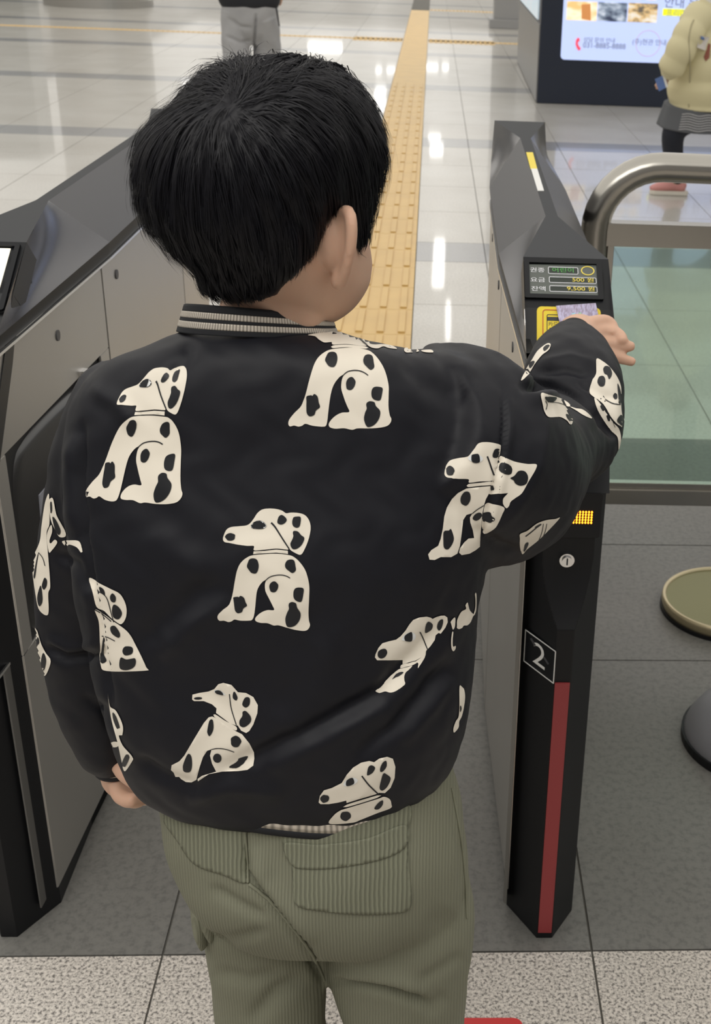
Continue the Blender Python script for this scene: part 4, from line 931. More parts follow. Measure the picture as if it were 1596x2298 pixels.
# print cut by the right armhole seam
free('dog_print',[([(1025,925),(1035,885),(1060,858),(1110,845),(1160,835),(1190,800),(1220,760),(1260,752),(1310,758),(1346,775),(1338,835),(1322,900),(1305,960),(1293,974),(1225,978),(1165,984),(1162,965),(1100,962),(1045,958),(1027,945)],k),([(1160,993),(1225,986),(1292,979),(1290,997),(1225,1003),(1158,1009)],k),
 ([(1150,1018),(1225,1010),(1288,1004),(1280,1045),(1262,1080),(1253,1108),(1242,1160),(1232,1250),(1225,1355),(1200,1375),(1165,1395),(1120,1403),(1105,1390),(1110,1365),(1135,1330),(1160,1308),(1192,1305),(1185,1260),(1172,1215),(1170,1185),(1185,1160),(1150,1170),(1130,1200),(1120,1280),(1110,1350),(1095,1395),(1060,1415),(1000,1415),(965,1432),(935,1430),(927,1400),(945,1375),(985,1350),(1000,1310),(1012,1250),(1020,1180),(1035,1130),(1065,1080),(1100,1045)],k),
 (ell((1058,918),25,28,0,12,.05),b),([(1298,825),(1310,795),(1328,788),(1338,800),(1334,830),(1318,842),(1302,840)],b),(stroke([(1268,833),(1285,880),(1306,942)],9),b),([(1160,845),(1180,825),(1203,820),(1228,828),(1243,848),(1225,866),(1185,866)],'printwhite'),([(1180,828),(1203,820),(1220,824),(1222,866),(1183,866)],b),
 ([(1120,1060),(1140,1036),(1165,1038),(1174,1065),(1168,1095),(1148,1116),(1122,1105),(1115,1085)],b),([(1015,1270),(1030,1262),(1045,1262),(1055,1252),(1065,1270),(1074,1310),(1062,1345),(1040,1370),(1018,1360),(1014,1320)],b),([(1185,1190),(1200,1165),(1225,1155),(1238,1165),(1230,1190),(1205,1203)],b),(stroke([(1183,1162),(1210,1140),(1250,1115)],5),b)],
 'spotted dog print beside the right armhole seam',2.574,600,700)
free('dog_print',[([(1346,833),(1380,845),(1430,865),(1500,878),(1552,880),(1548,910),(1510,975),(1470,1045),(1430,1075),(1405,1095),(1395,1120),(1380,1132),(1362,1110),(1360,1080),(1385,1050),(1390,1045),(1330,1050),(1280,1050),(1286,1010),(1302,960),(1330,880)],k),([(1262,1105),(1310,1110),(1350,1120),(1370,1135),(1355,1170),(1335,1215),(1310,1250),(1255,1280),(1245,1250),(1236,1230),(1245,1170)],k),
 ([(1340,900),(1355,872),(1390,880),(1412,905),(1405,935),(1375,938),(1345,920)],b),([(1400,960),(1425,945),(1450,918),(1485,920),(1503,950),(1495,990),(1460,1003),(1430,990),(1420,972)],b),([(1285,1025),(1287,1000),(1300,1003),(1308,1020),(1295,1035)],b),([(1242,1160),(1290,1155),(1300,1175),(1313,1195),(1290,1215),(1262,1205),(1243,1205)],b)],
 'cut dog print on the right sleeve at the seam',2.574,600,700)
# sleeve, small squeezed print
free('dog_print',[([(638,560),(700,568),(780,590),(860,630),(892,660),(885,675),(850,672),(870,700),(900,740),(912,790),(905,825),(885,825),(860,795),(800,765),(705,765),(668,720),(650,650)],k),([(890,675),(945,690),(1000,700),(1050,735),(1082,772),(1060,772),(1000,745),(950,712)],k),
 ([(668,590),(720,585),(770,595),(740,630),(690,625)],b),(stroke([(670,620),(685,650),(678,700)],6),b),(stroke([(690,630),(780,640),(860,668)],5),b),([(850,742),(875,748),(895,790),(885,800),(862,775)],b)],'small creased dog print on the right sleeve',3.893,1050,740)
free('dog_print',[([(1122,258),(1180,280),(1240,330),(1300,410),(1330,480),(1338,540),(1335,640),(1345,740),(1372,800),(1374,860),(1350,865),(1335,845),(1300,820),(1250,760),(1180,650),(1100,590),(1062,545),(1085,450),(1120,380)],k),([(1105,600),(1150,640),(1210,730),(1270,810),(1320,870),(1335,960),(1315,1045),(1305,940),(1250,880),(1180,780),(1130,690)],k),
 ([(1180,345),(1200,320),(1235,330),(1255,375),(1250,410),(1230,435),(1215,400),(1190,385)],b),([(1130,460),(1145,415),(1180,408),(1198,440),(1190,490),(1155,498)],b),([(1265,580),(1280,555),(1300,570),(1300,605),(1280,612)],b),(stroke([(1178,580),(1210,620),(1270,650),(1330,655)],8),b),([(1303,475),(1325,520),(1338,600),(1325,655),(1312,600)],b),
 ([(1300,790),(1330,745),(1355,770),(1360,820),(1340,838),(1320,820)],b),([(1155,670),(1175,660),(1192,700),(1178,710)],b),([(1210,750),(1230,750),(1242,790),(1225,795)],b),(stroke([(1130,610),(1200,700),(1250,770),(1285,850)],4),b)],'folded dog print along the outer forearm',3.893,1050,740)
free('dog_print',[([(725,130),(715,170),(690,195),(650,225),(590,300),(540,380),(470,445),(465,430),(510,350),(560,270),(610,190),(660,145),(700,122)],k),([(662,165),(690,138),(718,140),(700,170),(672,190)],b),([(540,310),(560,280),(588,278),(580,305),(550,338)],b)],'thin strip of a dog print on the inner forearm',3.893,1050,740,mj=.05)
free('dog_print',[([(455,1780),(520,1750),(600,1690),(680,1660),(760,1650),(800,1640),(720,1730),(620,1830),(520,1910),(475,1955),(455,1880),(452,1820)],k),([(485,1930),(495,1870),(520,1850),(525,1870),(500,1920)],b),(stroke([(610,1850),(640,1770),(655,1690)],5),b),(stroke([(640,1830),(670,1760),(685,1690)],5),b),([(580,1720),(630,1690),(640,1695),(600,1725)],b),(stroke([(500,1800),(540,1770),(600,1720)],9),b)],'dog print wrapping under the right elbow',3.893,1050,740,mj=.05)
# lower left print
free('dog_print',[([(198,245),(200,215),(240,205),(300,195),(335,180),(360,150),(390,142),(440,155),(480,200),(530,205),(575,230),(603,280),(600,330),(575,400),(550,440),(530,452),(500,438),(478,405),(468,405),(430,392),(345,328),(348,300),(320,275),(270,255),(210,255)],k),([(340,337),(400,376),(468,412),(465,436),(400,398),(333,350)],k),
 ([(322,350),(345,360),(465,440),(505,460),(550,515),(578,570),(582,610),(575,655),(540,680),(480,688),(380,690),(300,705),(235,750),(232,735),(260,715),(345,690),(320,640),(308,590),(318,552),(290,562),(265,600),(245,660),(225,740),(195,758),(160,755),(130,735),(118,722),(95,722),(85,695),(68,680),(72,650),(120,625),(150,590),(185,530),(230,455),(270,390),(300,355)],k),
 ([(292,430),(305,375),(325,370),(330,420),(318,455),(303,470),(292,450)],b),(ell((467,503),32,35,0,12,.05),b),([(145,640),(165,590),(180,578),(195,600),(198,655),(185,690),(150,688),(142,665)],b),(ell((353,605),26,28,0,12),b),([(425,660),(475,625),(485,605),(540,593),(515,640),(470,668)],b),
 (ell((235,237),26,8,-2,10),b),([(333,195),(350,182),(385,195),(405,218),(385,212),(350,205)],'printwhite'),([(340,190),(365,185),(385,198),(390,215),(350,206)],b),([(450,205),(460,195),(478,230),(470,250),(450,235)],b),([(508,265),(525,232),(552,235),(552,275),(530,294),(510,282)],b),([(510,320),(530,315),(560,350),(558,385),(520,415),(492,405),(490,375),(508,345)],b),(stroke([(428,210),(440,300),(470,402)],6),b),(stroke([(318,552),(360,546),(410,552),(457,568)],5),b)],
 'leaning dog print near the hem at the left',2.752,360,1480)
free('dog_print',[([(978,880),(985,840),(1010,805),(1060,790),(1120,760),(1150,710),(1190,665),(1240,635),(1290,625),(1320,632),(1350,610),(1400,598),(1435,610),(1450,660),(1445,730),(1420,790),(1385,822),(1350,820),(1340,826),(1150,883),(1148,868),(1100,880),(1040,890),(990,890)],k),([(1340,836),(1338,851),(1150,908),(1152,893)],k),([(1148,917),(1338,859),(1380,845),(1415,860),(1425,890),(1420,915),(1340,945),(1240,985),(1180,1005),(1045,1010),(1070,960),(1110,930)],k),
 (ell((1015,855),28,24,-15,12,.05),b),([(1130,768),(1150,740),(1190,725),(1218,740),(1200,765),(1150,778)],'printwhite'),([(1150,742),(1185,725),(1195,760),(1150,775)],b),([(1275,700),(1285,660),(1305,650),(1325,665),(1310,695),(1280,712)],b),([(1355,670),(1370,635),(1392,622),(1395,655),(1375,685),(1358,690)],b),([(1352,790),(1360,745),(1375,700),(1395,705),(1420,730),(1400,780),(1370,805)],b),(stroke([(1243,715),(1290,775),(1345,827)],9),b),(ell((1143,962),33,29,-10,12,.04),b),([(1320,915),(1345,880),(1372,865),(1370,895),(1345,920)],b)],
 'dog print cut off by the hem',2.752,360,1480)
free('dog_print',[([(122,880),(130,840),(165,760),(215,700),(300,675),(390,655),(450,610),(510,540),(560,460),(610,400),(690,370),(780,360),(830,372),(855,388),(900,365),(960,347),(1010,345),(1045,370),(1050,430),(1020,500),(960,580),(930,570),(895,600),(885,660),(830,740),(795,778),(775,800),(770,850),(720,880),(640,925),(560,945),(475,968),(475,915),(300,917),(150,917)],k),([(465,975),(560,955),(640,935),(660,950),(600,985),(540,1000),(450,1020)],k),([(720,880),(770,830),(755,890),(700,980),(670,1020),(675,960),(640,940)],k),
 ([(445,1030),(540,1008),(600,992),(560,1040),(520,1075),(500,1120),(498,1170),(505,1225),(450,1275),(380,1320),(320,1335),(255,1320),(190,1338),(135,1318),(140,1300),(210,1250),(260,1180),(330,1110),(390,1060)],k),
 ([(155,850),(165,800),(215,770),(260,775),(275,820),(250,870),(205,892),(170,880)],b),([(462,655),(490,600),(540,565),(590,555),(630,585),(635,620),(610,655),(520,668)],'printwhite'),([(500,600),(540,568),(588,556),(585,662),(515,668),(495,640)],b),([(755,540),(765,470),(790,425),(825,430),(855,465),(840,520),(800,550),(765,565)],b),([(910,500),(920,440),(950,400),(985,392),(988,440),(965,510),(935,538)],b),(stroke([(692,552),(740,650),(795,785)],17,12),b),([(345,1165),(380,1110),(430,1075),(480,1070),(485,1085),(430,1125),(385,1140)],b)],
 'dog print folded beneath the right armpit',5.7,820,1320,4,.05)
free('dog_print',[([(1165,480),(1170,400),(1220,300),(1280,262),(1275,215),(1300,180),(1310,210),(1330,280),(1370,325),(1395,330),(1370,360),(1340,430),(1300,470),(1255,475),(1230,505),(1190,520),(1165,505)],k),([(1395,70),(1412,65),(1415,200),(1405,300),(1375,345),(1398,250),(1402,150)],k),([(1090,420),(1142,370),(1140,480),(1115,525),(1092,450)],k),([(1105,560),(1120,560),(1110,660),(1115,740),(1148,735),(1145,775),(1118,802),(1095,760),(1092,660)],k)],
 'scraps of a dog print at the right side under the arm',5.7,820,1320,4,.05)
free('dog_print',[([(1197,1258),(1230,1262),(1258,1300),(1268,1400),(1250,1540),(1225,1640),(1195,1700),(1185,1780),(1130,1842),(1120,1790),(1150,1700),(1185,1640),(1195,1500)],k),([(1200,1510),(1213,1500),(1220,1540),(1205,1580)],b)],'narrow cream sliver of print at the right side',5.7,820,1320,4,.06)
# left flank / left sleeve prints
free('dog_print',[([(357,525),(400,548),(440,568),(480,590),(503,635),(503,680),(485,708),(465,700),(440,680),(415,655),(385,640),(368,580)],k),([(378,650),(420,672),(450,695),(510,740),(545,800),(583,880),(580,893),(430,895),(402,870),(398,790),(393,700)],k),
 ([(398,560),(415,570),(420,590),(403,582)],b),([(440,600),(450,585),(463,600),(460,620),(446,618)],b),([(448,655),(455,630),(475,640),(488,665),(475,688),(455,682)],b),([(442,720),(460,715),(480,745),(475,762),(448,745)],b),([(490,815),(500,797),(528,800),(528,825),(500,832)],b),([(478,860),(485,840),(505,848),(540,845),(538,875),(510,890),(482,885)],b),(stroke([(378,650),(415,672),(445,697)],4),b),(stroke([(388,575),(425,600),(445,665),(455,700)],3.5),b),([(402,860),(405,800),(412,760),(418,760),(414,820),(425,855)],b),(stroke([(405,755),(430,760),(460,775)],3.5),b)],'half dog print at the left flank',1.771,0,1000)
free('dog_print',[([(430,985),(440,1035),(465,1055),(490,1110),(488,1150),(475,1150),(490,1190),(528,1235),(525,1255),(498,1293),(485,1250),(470,1180),(445,1085)],k),([(452,1060),(465,1075),(480,1120),(470,1125),(455,1090)],b),([(488,1262),(505,1225),(518,1235),(500,1275)],b)],'narrow dog print at the lower left flank',1.771,0,1000,4,.06)
free('dog_print',[([(375,905),(345,980),(320,1150),(305,1270),(250,1405),(252,1500),(270,1640),(300,1780),(368,1818),(370,1660),(385,1600),(372,1400),(358,1210),(380,1130),(378,1000)],k),([(375,970),(390,938),(408,945),(425,1030),(440,1080),(500,1190),(498,1228),(455,1230),(425,1180),(390,1100)],k),([(392,1140),(400,1190),(380,1260),(390,1280),(420,1252),(438,1275),(400,1330),(375,1345),(360,1220)],k),([(475,1265),(540,1258),(605,1268),(628,1345),(618,1350),(585,1310),(530,1290),(510,1308)],k),
 ([(388,975),(398,965),(402,1030),(392,1050)],b),([(405,1080),(430,1100),(465,1180),(450,1215),(420,1160)],b),([(328,1580),(345,1540),(362,1560),(360,1600),(340,1630),(325,1610)],b),([(292,1670),(315,1600),(328,1680),(325,1730),(305,1755),(292,1720)],b),([(262,1530),(285,1400),(300,1350),(285,1450),(272,1540)],b),(stroke([(300,1350),(330,1390),(348,1450)],5),b)],'stretched dog print down the left upper sleeve',3.378,0,840,4,.05)
free('dog_print',[([(258,1915),(285,1940),(298,1980),(320,2050),(350,2110),(388,2175),(350,2280),(325,2250),(290,2130),(265,2000)],k),([(282,2020),(295,1990),(305,2030),(290,2050)],b),([(318,2170),(335,2110),(355,2160),(345,2230),(325,2240)],b)],'small dog print on the left forearm edge',3.378,0,840,4,.06)
free('cuff_print',[([(440,1185),(455,1175),(475,1180),(470,1195),(450,1197)],k)],None,1.771,0,1000,3)

# --- trousers -----------------------------------------------------------------
RT=[(1640,370,990,.868,.085,.09),(1720,360,1012,.868,.092,.095),(1800,368,1035,.868,.106,.095),(1880,392,1046,.868,.112,.10),(1950,430,1052,.866,.102,.10),(2010,480,1045,.864,.080,.09),(2045,540,1010,.862,.050,.07)]
ra=[ring(*r,0,64,.85) for r in RT]; ra=crom(np.array(ra).reshape(len(ra),-1),36).reshape(36,64,3); pel=loft(list(ra))
def down(p,dx,z): return np.array([p[0]+dx,p[1],z])
LB=W(608,2298,.86); RB=W(912,2298,.855)
lleg=tube([W(560,1930,.868),W(592,2060,.866),W(603,2170,.862),LB,down(LB,0,.27),down(LB,-.004,.14),down(LB,-.005,.085)],[.066,.058,.0545,.0535,.055,.054,.05],48,50,up=(0,1,0))
rleg=tube([W(850,1930,.862),W(893,2060,.858),W(897,2170,.858),RB,down(RB,0,.27),down(RB,.004,.14),down(RB,.005,.085)],[.078,.071,.067,.057,.056,.055,.052],48,50,up=(0,1,0))
tm=remesh(join([pel,lleg,rleg]),.0036,6)
folds(tm,[([(548,1850),(553,1960),(600,2015),(650,2080),(700,2150),(728,2205)],9,-.007),([(575,1900),(590,1980),(640,2040),(700,2120)],22,.006),([(740,2200),(800,2206),(860,2218),(930,2242),(975,2262)],10,-.010),([(745,2185),(830,2188),(900,2205),(960,2235)],16,.005),
 ([(450,2100),(520,2110),(600,2090)],14,-.004),([(470,1990),(540,2030),(600,2060)],12,-.004),([(560,2298),(620,2230),(690,2190)],18,-.006),([(860,2170),(950,2120),(1010,2040)],26,-.004),([(940,2210),(1000,2170),(1040,2140)],14,-.003),
 ([(1012,1790),(1030,1900),(1042,2010),(1045,2080)],6,-.002),([(480,2180),(560,2200),(640,2180)],16,-.004),([(1000,2230),(960,2280)],14,-.003)],(.0012,30))
v=co(tm); ax=np.array([W(560,1950,.866)[0],LB[0]]); 
zc=W(700,2160,.86)[2]
px=proj(v)[:,0]; legx=np.where(v[:,2]<zc,np.where(v[:,0]<W(735,2250,.86)[0],LB[0],RB[0]),(W(380,1880,.868)[0]+W(1046,1880,.868)[0])/2)
rad=np.where(v[:,2]<zc,.06,.125); attr(tm,'cord',v[:,0]*1.12+.0)
trou=link('trousers',tm,boy,'cord',True); trou['label']='olive green corduroy trousers'; bt=bvh(tm)
def patchdecal(name,poly,off,mt,parent,step=8,thick=.0012):
    pv,pf=fill(np.array(poly,float),step); P=[hit(bt,x,y,off) for x,y in pv]; ok=[p is not None for p in P]; V=[p if p is not None else np.zeros(3) for p in P]
    F=[f for f in pf if all(ok[i] for i in f)]; me=mesh(V,F); attr(me,'cord',[p[0]*1.12+.002 for p in V]); 
    for f in me.polygons:
        pass
    bm=bmesh.new(); bm.from_mesh(me)
    for f in bm.faces:
        if f.normal.dot(Vector(CO)-f.calc_center_median())<0: f.normal_flip()
    bmesh.ops.delete(bm,geom=[v for v in bm.verts if not v.link_faces],context='VERTS'); bm.to_mesh(me); bm.free()
    o=link(name,me,parent,mt,True); s=o.modifiers.new('s','SOLIDIFY'); s.thickness=thick; s.offset=-1; return o
M['cord2']=ribknit('olive_corduroy_patch',(.215,.222,.158),240,.85,bump=.0010,dark=.68)
patchdecal('back_pocket',smoothpoly([(628,1830),(700,1832),(905,1800),(913,1880),(918,1960),(920,2033),(880,2048),(800,2050),(720,2042),(664,2028),(658,1970),(652,1930),(635,1890)]),.0016,'cord2',trou)
patchdecal('pocket_band',smoothpoly([(640,1890),(720,1893),(820,1880),(905,1850),(910,1895),(860,1925),(760,1945),(690,1948),(655,1938)]),.0026,'cord2',trou)
patchdecal('waist_yoke',smoothpoly([(375,1825),(545,1835),(550,1900),(555,1978),(500,1962),(440,1940),(405,1895)]),.0012,'cord2',trou)
# seams as raised piping
def seam(name,pts,mt,r,bv,parent,off=.0006):
    P=crom(pts,len(pts)*6); Q=[hit(bv,x,y,off) for x,y in P]; Q=[q for q in Q if q is not None]
    if len(Q)>3:
        me=tube(Q,[r]*len(Q),8); attr(me,'cord',np.zeros(len(me.vertices))); return link(name,me,parent,mt,True)
seam('side_seam',[(548,1845),(552,1900),(556,1980)],'cord',.0012,bt,trou)
seam('side_seam',[(1013,1770),(1030,1860),(1042,1960),(1047,2060)],'cord',.001,bt,trou)
seam('seat_seam',[(560,1985),(610,2025),(660,2085),(705,2150),(728,2200)],'cord',.0014,bt,trou)
# cargo pocket sticking out on the left thigh
cp=join([tube([W(470,1978,.86),W(462,2010,.855),W(460,2050,.85),W(464,2085,.85)],[(.006,.030),(.012,.034),(.010,.032),(.006,.026)],20,20,up=(0,1,0)),tube([W(490,1975,.835),W(476,2015,.83),W(470,2060,.83),W(476,2098,.83)],[(.006,.012),(.009,.016),(.009,.014),(.004,.01)],16,20,up=(0,1,0))])
v=co(cp); attr(cp,'cord',v[:,0]+v[:,1]); o=link('cargo_pocket',cp,trou,'cord',True)
# shoes
M['shoe']=mat('dark_shoe',(.05,.05,.055),.6); M['sole']=mat('white_sole',(.6,.6,.58),.6)
for q in (LB,RB):
    sh=link('shoe',tube([(q[0],q[1]-.045,.035),(q[0],q[1]-.02,.045),(q[0],q[1]+.03,.043),(q[0],q[1]+.08,.032),(q[0],q[1]+.11,.026)],[(.026,.022),(.036,.036),(.036,.034),(.038,.022),(.022,.014)],24,20,up=(0,0,1)),boy,'shoe',True)
    link('sole',prism([(q[0]+a,q[1]+b_) for a,b_ in smoothpoly(np.array([(-.034,-.05),(0,-.064),(.034,-.05),(.036,.02),(.042,.07),(.025,.118),(0,.126),(-.025,.118),(-.042,.07),(-.036,.02)])*2000)/2000],0.001,.018,.002),sh,'sole')

# the card in his hand
pq=pl1.low
cpts=[(1247,690),(1336,684),(1350,752),(1262,760)]
cv=[pq.at(x,y)+pq.n*.0055 for x,y in cpts]
me=fixn(mesh([*[p+pq.n*.0005 for p in cv],*[p-pq.n*.0005 for p in cv]],[(0,1,2,3),(7,6,5,4),(0,4,5,1),(1,5,6,2),(2,6,7,3),(3,7,4,0)]))
cm=mat('holographic_card',(.27,.22,.31),.3,.3,noise=(420,(.45,.42,.60),.12,2,(1,.35,.35)),coat=.5)
card=link('card',me,None,cm); tag(card,'lavender glittering transit card held against the yellow reader label','card')
for (pp,mt) in (([(1282,707),(1290,706),(1291,713),(1284,714)],mat('glitter_blue',(.35,.65,.8),.3)),([(1297,706),(1303,705),(1305,711),(1300,712)],mat('glitter_green',(.35,.6,.45),.3)),([(1281,714),(1287,716),(1295,712),(1298,718),(1290,722),(1283,721)],mat('card_yellow_mark',(.85,.6,.05),.4))):
    P=[pq.at(x,y)+pq.n*.0063 for x,y in pp]; n_=len(P); link('printed_mark',fixn(mesh([*P,*[p-pq.n*.0006 for p in P]],[tuple(range(n_)),tuple(range(2*n_-1,n_-1,-1))]+[(i,n_+i,n_+(i+1)%n_,(i+1)%n_) for i in range(n_)])),card,mt)

# =====================================================================
# PEOPLE BEHIND THE GATES
# =====================================================================
def P3(px,py,Y): return ony(px,py,Y)
def simple_head(c,r=.1,yaw=0,scale=1):
    R3=np.array(Matrix.Rotation(yaw,3,'Z')); rg=[]
    for z in HR[::3,0]:
        p=headpt(ths[::3],np.full(len(ths[::3]),z)); x,y=p[:,0],p[:,1]; p[:,1]+=.014*G(x,y,z,0,-.022,.012,.016); rg.append(c+scale*(p@R3.T))
    return loft(rg)
def simple_hair(c,yaw,scale,long_=-.05):
    R3=np.array(Matrix.Rotation(yaw,3,'Z')); rg=[]; t=ths[::2]
    for z in np.linspace(-.1,.1008,30):
        fr=np.sin(t)>.35; lim=np.where(fr,.04,long_); off=np.where(z>lim,.014,-.012); p=headpt(t,np.full(len(t),z)); d=p-np.array([0,-.005,0]); d/=np.linalg.norm(d,axis=1)[:,None]; rg.append(c+scale*((p+d*off[:,None])@R3.T))
    return loft(rg)
def handmesh(w_,dirv,side,s=1.):
    d=np.array(dirv,float); d/=np.linalg.norm(d); n=np.array(side,float); n-=d*(n@d); n/=np.linalg.norm(n); t=np.cross(d,n); out=[tube([w_,w_+d*.03*s,w_+d*.06*s],[(.020*s,.012*s),(.028*s,.013*s),(.024*s,.010*s)],16,8,up=n)]
    for i,l in zip((-1.5,-.5,.5,1.5),(.045,.055,.052,.04)):
        b=w_+d*.055*s+t*i*.013*s; out.append(tube([b,b+d*l*.5*s-n*.004*s,b+d*l*s-n*.018*s],[.0075*s,.007*s,.0055*s],10,8))
    b=w_+d*.015*s-t*.018*s; out.append(tube([b,b-t*.018*s+d*.02*s,b-t*.02*s+d*.045*s-n*.01*s],[.009*s,.008*s,.006*s],10,8)); return out
M['puffer']=mat('cream_puffer_cloth',(.66,.60,.37),.6); M['puffseam']=mat('cream_seam',(.42,.38,.24),.7)
M['stripe']=mat('striped_knit',(.07,.075,.09),.8); M['stripew']=mat('pale_stripe',(.42,.42,.43),.8); M['leg']=mat('navy_leggings',(.008,.011,.022),.7); M['pinkshoe']=mat('pink_shoe',(.62,.28,.26),.6); M['greyskirt']=mat('grey_skirt',(.10,.105,.115),.8)
GY=6.55
girl=empty('person',(0,0,0)); tag(girl,'child in a cream puffer jacket and dark leggings walking by the kiosk','person')
sc_=7.0/2724
tc=P3(1596,120,GY); hem=P3(1598,245,GY); hx=tc[0]
def gz(py): return P3(1560,py,GY)[2]
gh=np.array([hx-.01,GY,gz(-55)]); hipz=gz(262)
foot=onz(1500,438); fz=foot+np.array([0,0.02,0])
knee=P3(1512,300,GY-.04); knee2=P3(1640,305,GY+.08); foot2=np.array([hx+.22,GY+.12,.05])
gb_=[simple_head(gh,yaw=math.radians(75),scale=.92),tube([gh+np.array([.02,0,-.07]),np.array([hx,GY,gz(20)])],[.045,.05],16,6),
 tube([np.array([hx,GY,gz(20)]),np.array([hx,GY,gz(130)]),np.array([hx,GY,hipz])],[(.10,.07),(.11,.08),(.11,.09)],20,12,up=(0,1,0)),
 tube([P3(1572,40,GY-.05),P3(1535,105,GY-.13),P3(1498,168,GY-.12)],[.04,.032,.022],14,12),*handmesh(P3(1497,168,GY-.12),P3(1483,186,GY-.12)-P3(1497,168,GY-.12),(0,-1,.3),.8),
 tube([P3(1625,40,GY+.06),P3(1650,120,GY+.1),P3(1640,190,GY+.05)],[.04,.032,.022],14,12),*handmesh(P3(1640,190,GY+.05),(0,-.1,-1),(0,-1,0),.8),
 tube([np.array([hx-.05,GY-.03,hipz]),knee,np.array([foot[0]+.04,foot[1]+.02,.06])],[.06,.045,.032],16,14),tube([np.array([hx+.05,GY+.04,hipz]),knee2,foot2],[.06,.045,.032],16,14),
 tube([foot+np.array([.05,.02,.045]),foot+np.array([-.08,.02,.03])],[.028,.02],12,6),tube([foot2,foot2+np.array([-.1,0,-.02])],[.028,.02],12,6)]
link('body',remesh(join(gb_),.007,3),girl,'skin',True)
link('hair',simple_hair(gh,math.radians(75),.92,-.13),girl,'hair',True)
# puffer jacket with horizontal baffles
rg=[]; lev=np.linspace(0,1,60); top_,bot=gz(8),gz(243)
for t in lev:
    z=top_*(1-t)+bot*t; wv=np.interp(t,[0,.12,.4,.8,1],[.09,.165,.185,.20,.185]); dv_=np.interp(t,[0,.12,.4,.8,1],[.08,.12,.145,.155,.14]); puff=.012*abs(math.sin(t*math.pi*4.2))
    rg.append(np.array([(hx+(wv+puff)*math.cos(a),GY+(dv_+puff)*math.sin(a),z) for a in np.linspace(0,2*math.pi,48,endpoint=False)]))
def psleeve(pts,r0):
    P=crom(pts,44); tt=np.linspace(0,1,44); R_=r0*np.interp(tt,[0,.5,.9,1],[1.05,1,.85,.62])+.008*np.abs(np.sin(tt*math.pi*4)); return tube(P,R_,28)
gj=remesh(join([loft(rg),psleeve([P3(1576,28,GY-.05),P3(1548,75,GY-.12),P3(1524,120,GY-.15),P3(1500,165,GY-.13)],.072),psleeve([P3(1620,28,GY+.05),P3(1655,90,GY+.1),P3(1655,150,GY+.1),P3(1645,185,GY+.06)],.075)]),.007,3)
gjo=link('puffer_jacket',gj,girl,'puffer',True)
link('stand_collar',tube([np.array([hx-.01,GY,gz(12)]),np.array([hx-.015,GY,gz(-10)])],[.075,.07],24,4,caps=False),gjo,mat('white_fleece',(.75,.73,.7),.9),True)
bgj=bvh(gj)
def gdecal(nm,pts,mt,par,off=.003):
    Q=[hit(bgj,x,y,off) for x,y in pts]
    if any(q is None for q in Q): return
    n=len(Q); c=np.mean(Q,0); c2=hit(bgj,np.mean([p[0] for p in pts]),np.mean([p[1] for p in pts]),off); link(nm,mesh([*Q,c2],[(i,(i+1)%n,n) for i in range(n)]),par,mt)
gdecal('chest_patch',[(1571,80),(1592,84),(1583,113),(1563,106)],mat('pale_patch',(.68,.64,.60),.7),gjo)
gdecal('patch_mark',[(1572,81),(1583,83),(1580,90),(1572,88)],mat('blue_mark',(.12,.2,.42),.7),gjo,.005)
gdecal('pocket_opening',[(1590,97),(1595,100),(1592,130),(1584,138),(1580,128)],mat('brown_lining',(.30,.10,.07),.7),gjo,.004)
for pts in ([(1557,45),(1551,60),(1546,90),(1548,130),(1549,175),(1546,240)],):
    Q=[hit(bgj,x,y,.001) for x,y in pts]; Q=[q for q in Q if q is not None]
    if len(Q)>2: link('side_seam',tube(crom(Q,20),[.004]*20,8),gjo,'puffseam',True)
sk=[]; 
for t in np.linspace(0,1,16):
    z=gz(232)*(1-t)+gz(282)*t; sk.append(np.array([(hx-.03+(.185+.03*t)*math.cos(a)*(1+.02*math.sin(9*a)),GY+(.135+.02*t)*math.sin(a),z+.02*math.sin(a)) for a in np.linspace(0,2*math.pi,64,endpoint=False)]))
skm=loft(sk); sko=link('skirt',skm,girl,'greyskirt',True)
for k in range(7):
    t=.2+.11*k; z=gz(232)*(1-t)+gz(282)*t
    q=[(hx-.03+(.1875+.03*t)*math.cos(a)*(1+.02*math.sin(9*a)),GY+(.137+.02*t)*math.sin(a),z+.02*math.sin(a)+.004*math.sin(a*12)) for a in np.linspace(math.radians(235),math.radians(330),30)]
    link('knit_stripe',tube(q,[.0028]*30,6),sko,'stripew',True)
link('leggings',remesh(join([tube([np.array([hx-.05,GY-.03,hipz+.02]),knee,np.array([foot[0]+.04,foot[1]+.02,.085])],[.085,.062,.045],24,20),tube([np.array([hx+.05,GY+.04,hipz+.02]),knee2,foot2+np.array([0,0,.03])],[.085,.06,.045],24,20)]),.007,2),girl,'leg',True)
for f0 in (foot+np.array([.0,.0,0]),np.array([foot2[0],foot2[1],0])):
    a=f0+np.array([.075,.02,.045]); 
    sh=link('shoe',tube([a,a+np.array([-.05,0,.012]),a+np.array([-.10,0,0]),a+np.array([-.16,0,-.012])],[(.034,.032),(.038,.038),(.038,.030),(.028,.018)],20,16,up=(0,0,1)),girl,'pinkshoe',True)
    link('sole',prism([(f0[0]+x*.001,f0[1]+.02+y*.001) for x,y in smoothpoly([(108,0),(95,34),(0,36),(-80,38),(-102,0),(-80,-38),(0,-34),(95,-34)])],.001,.024,.003),sh,mat('cream_sole',(.7,.66,.58),.6))
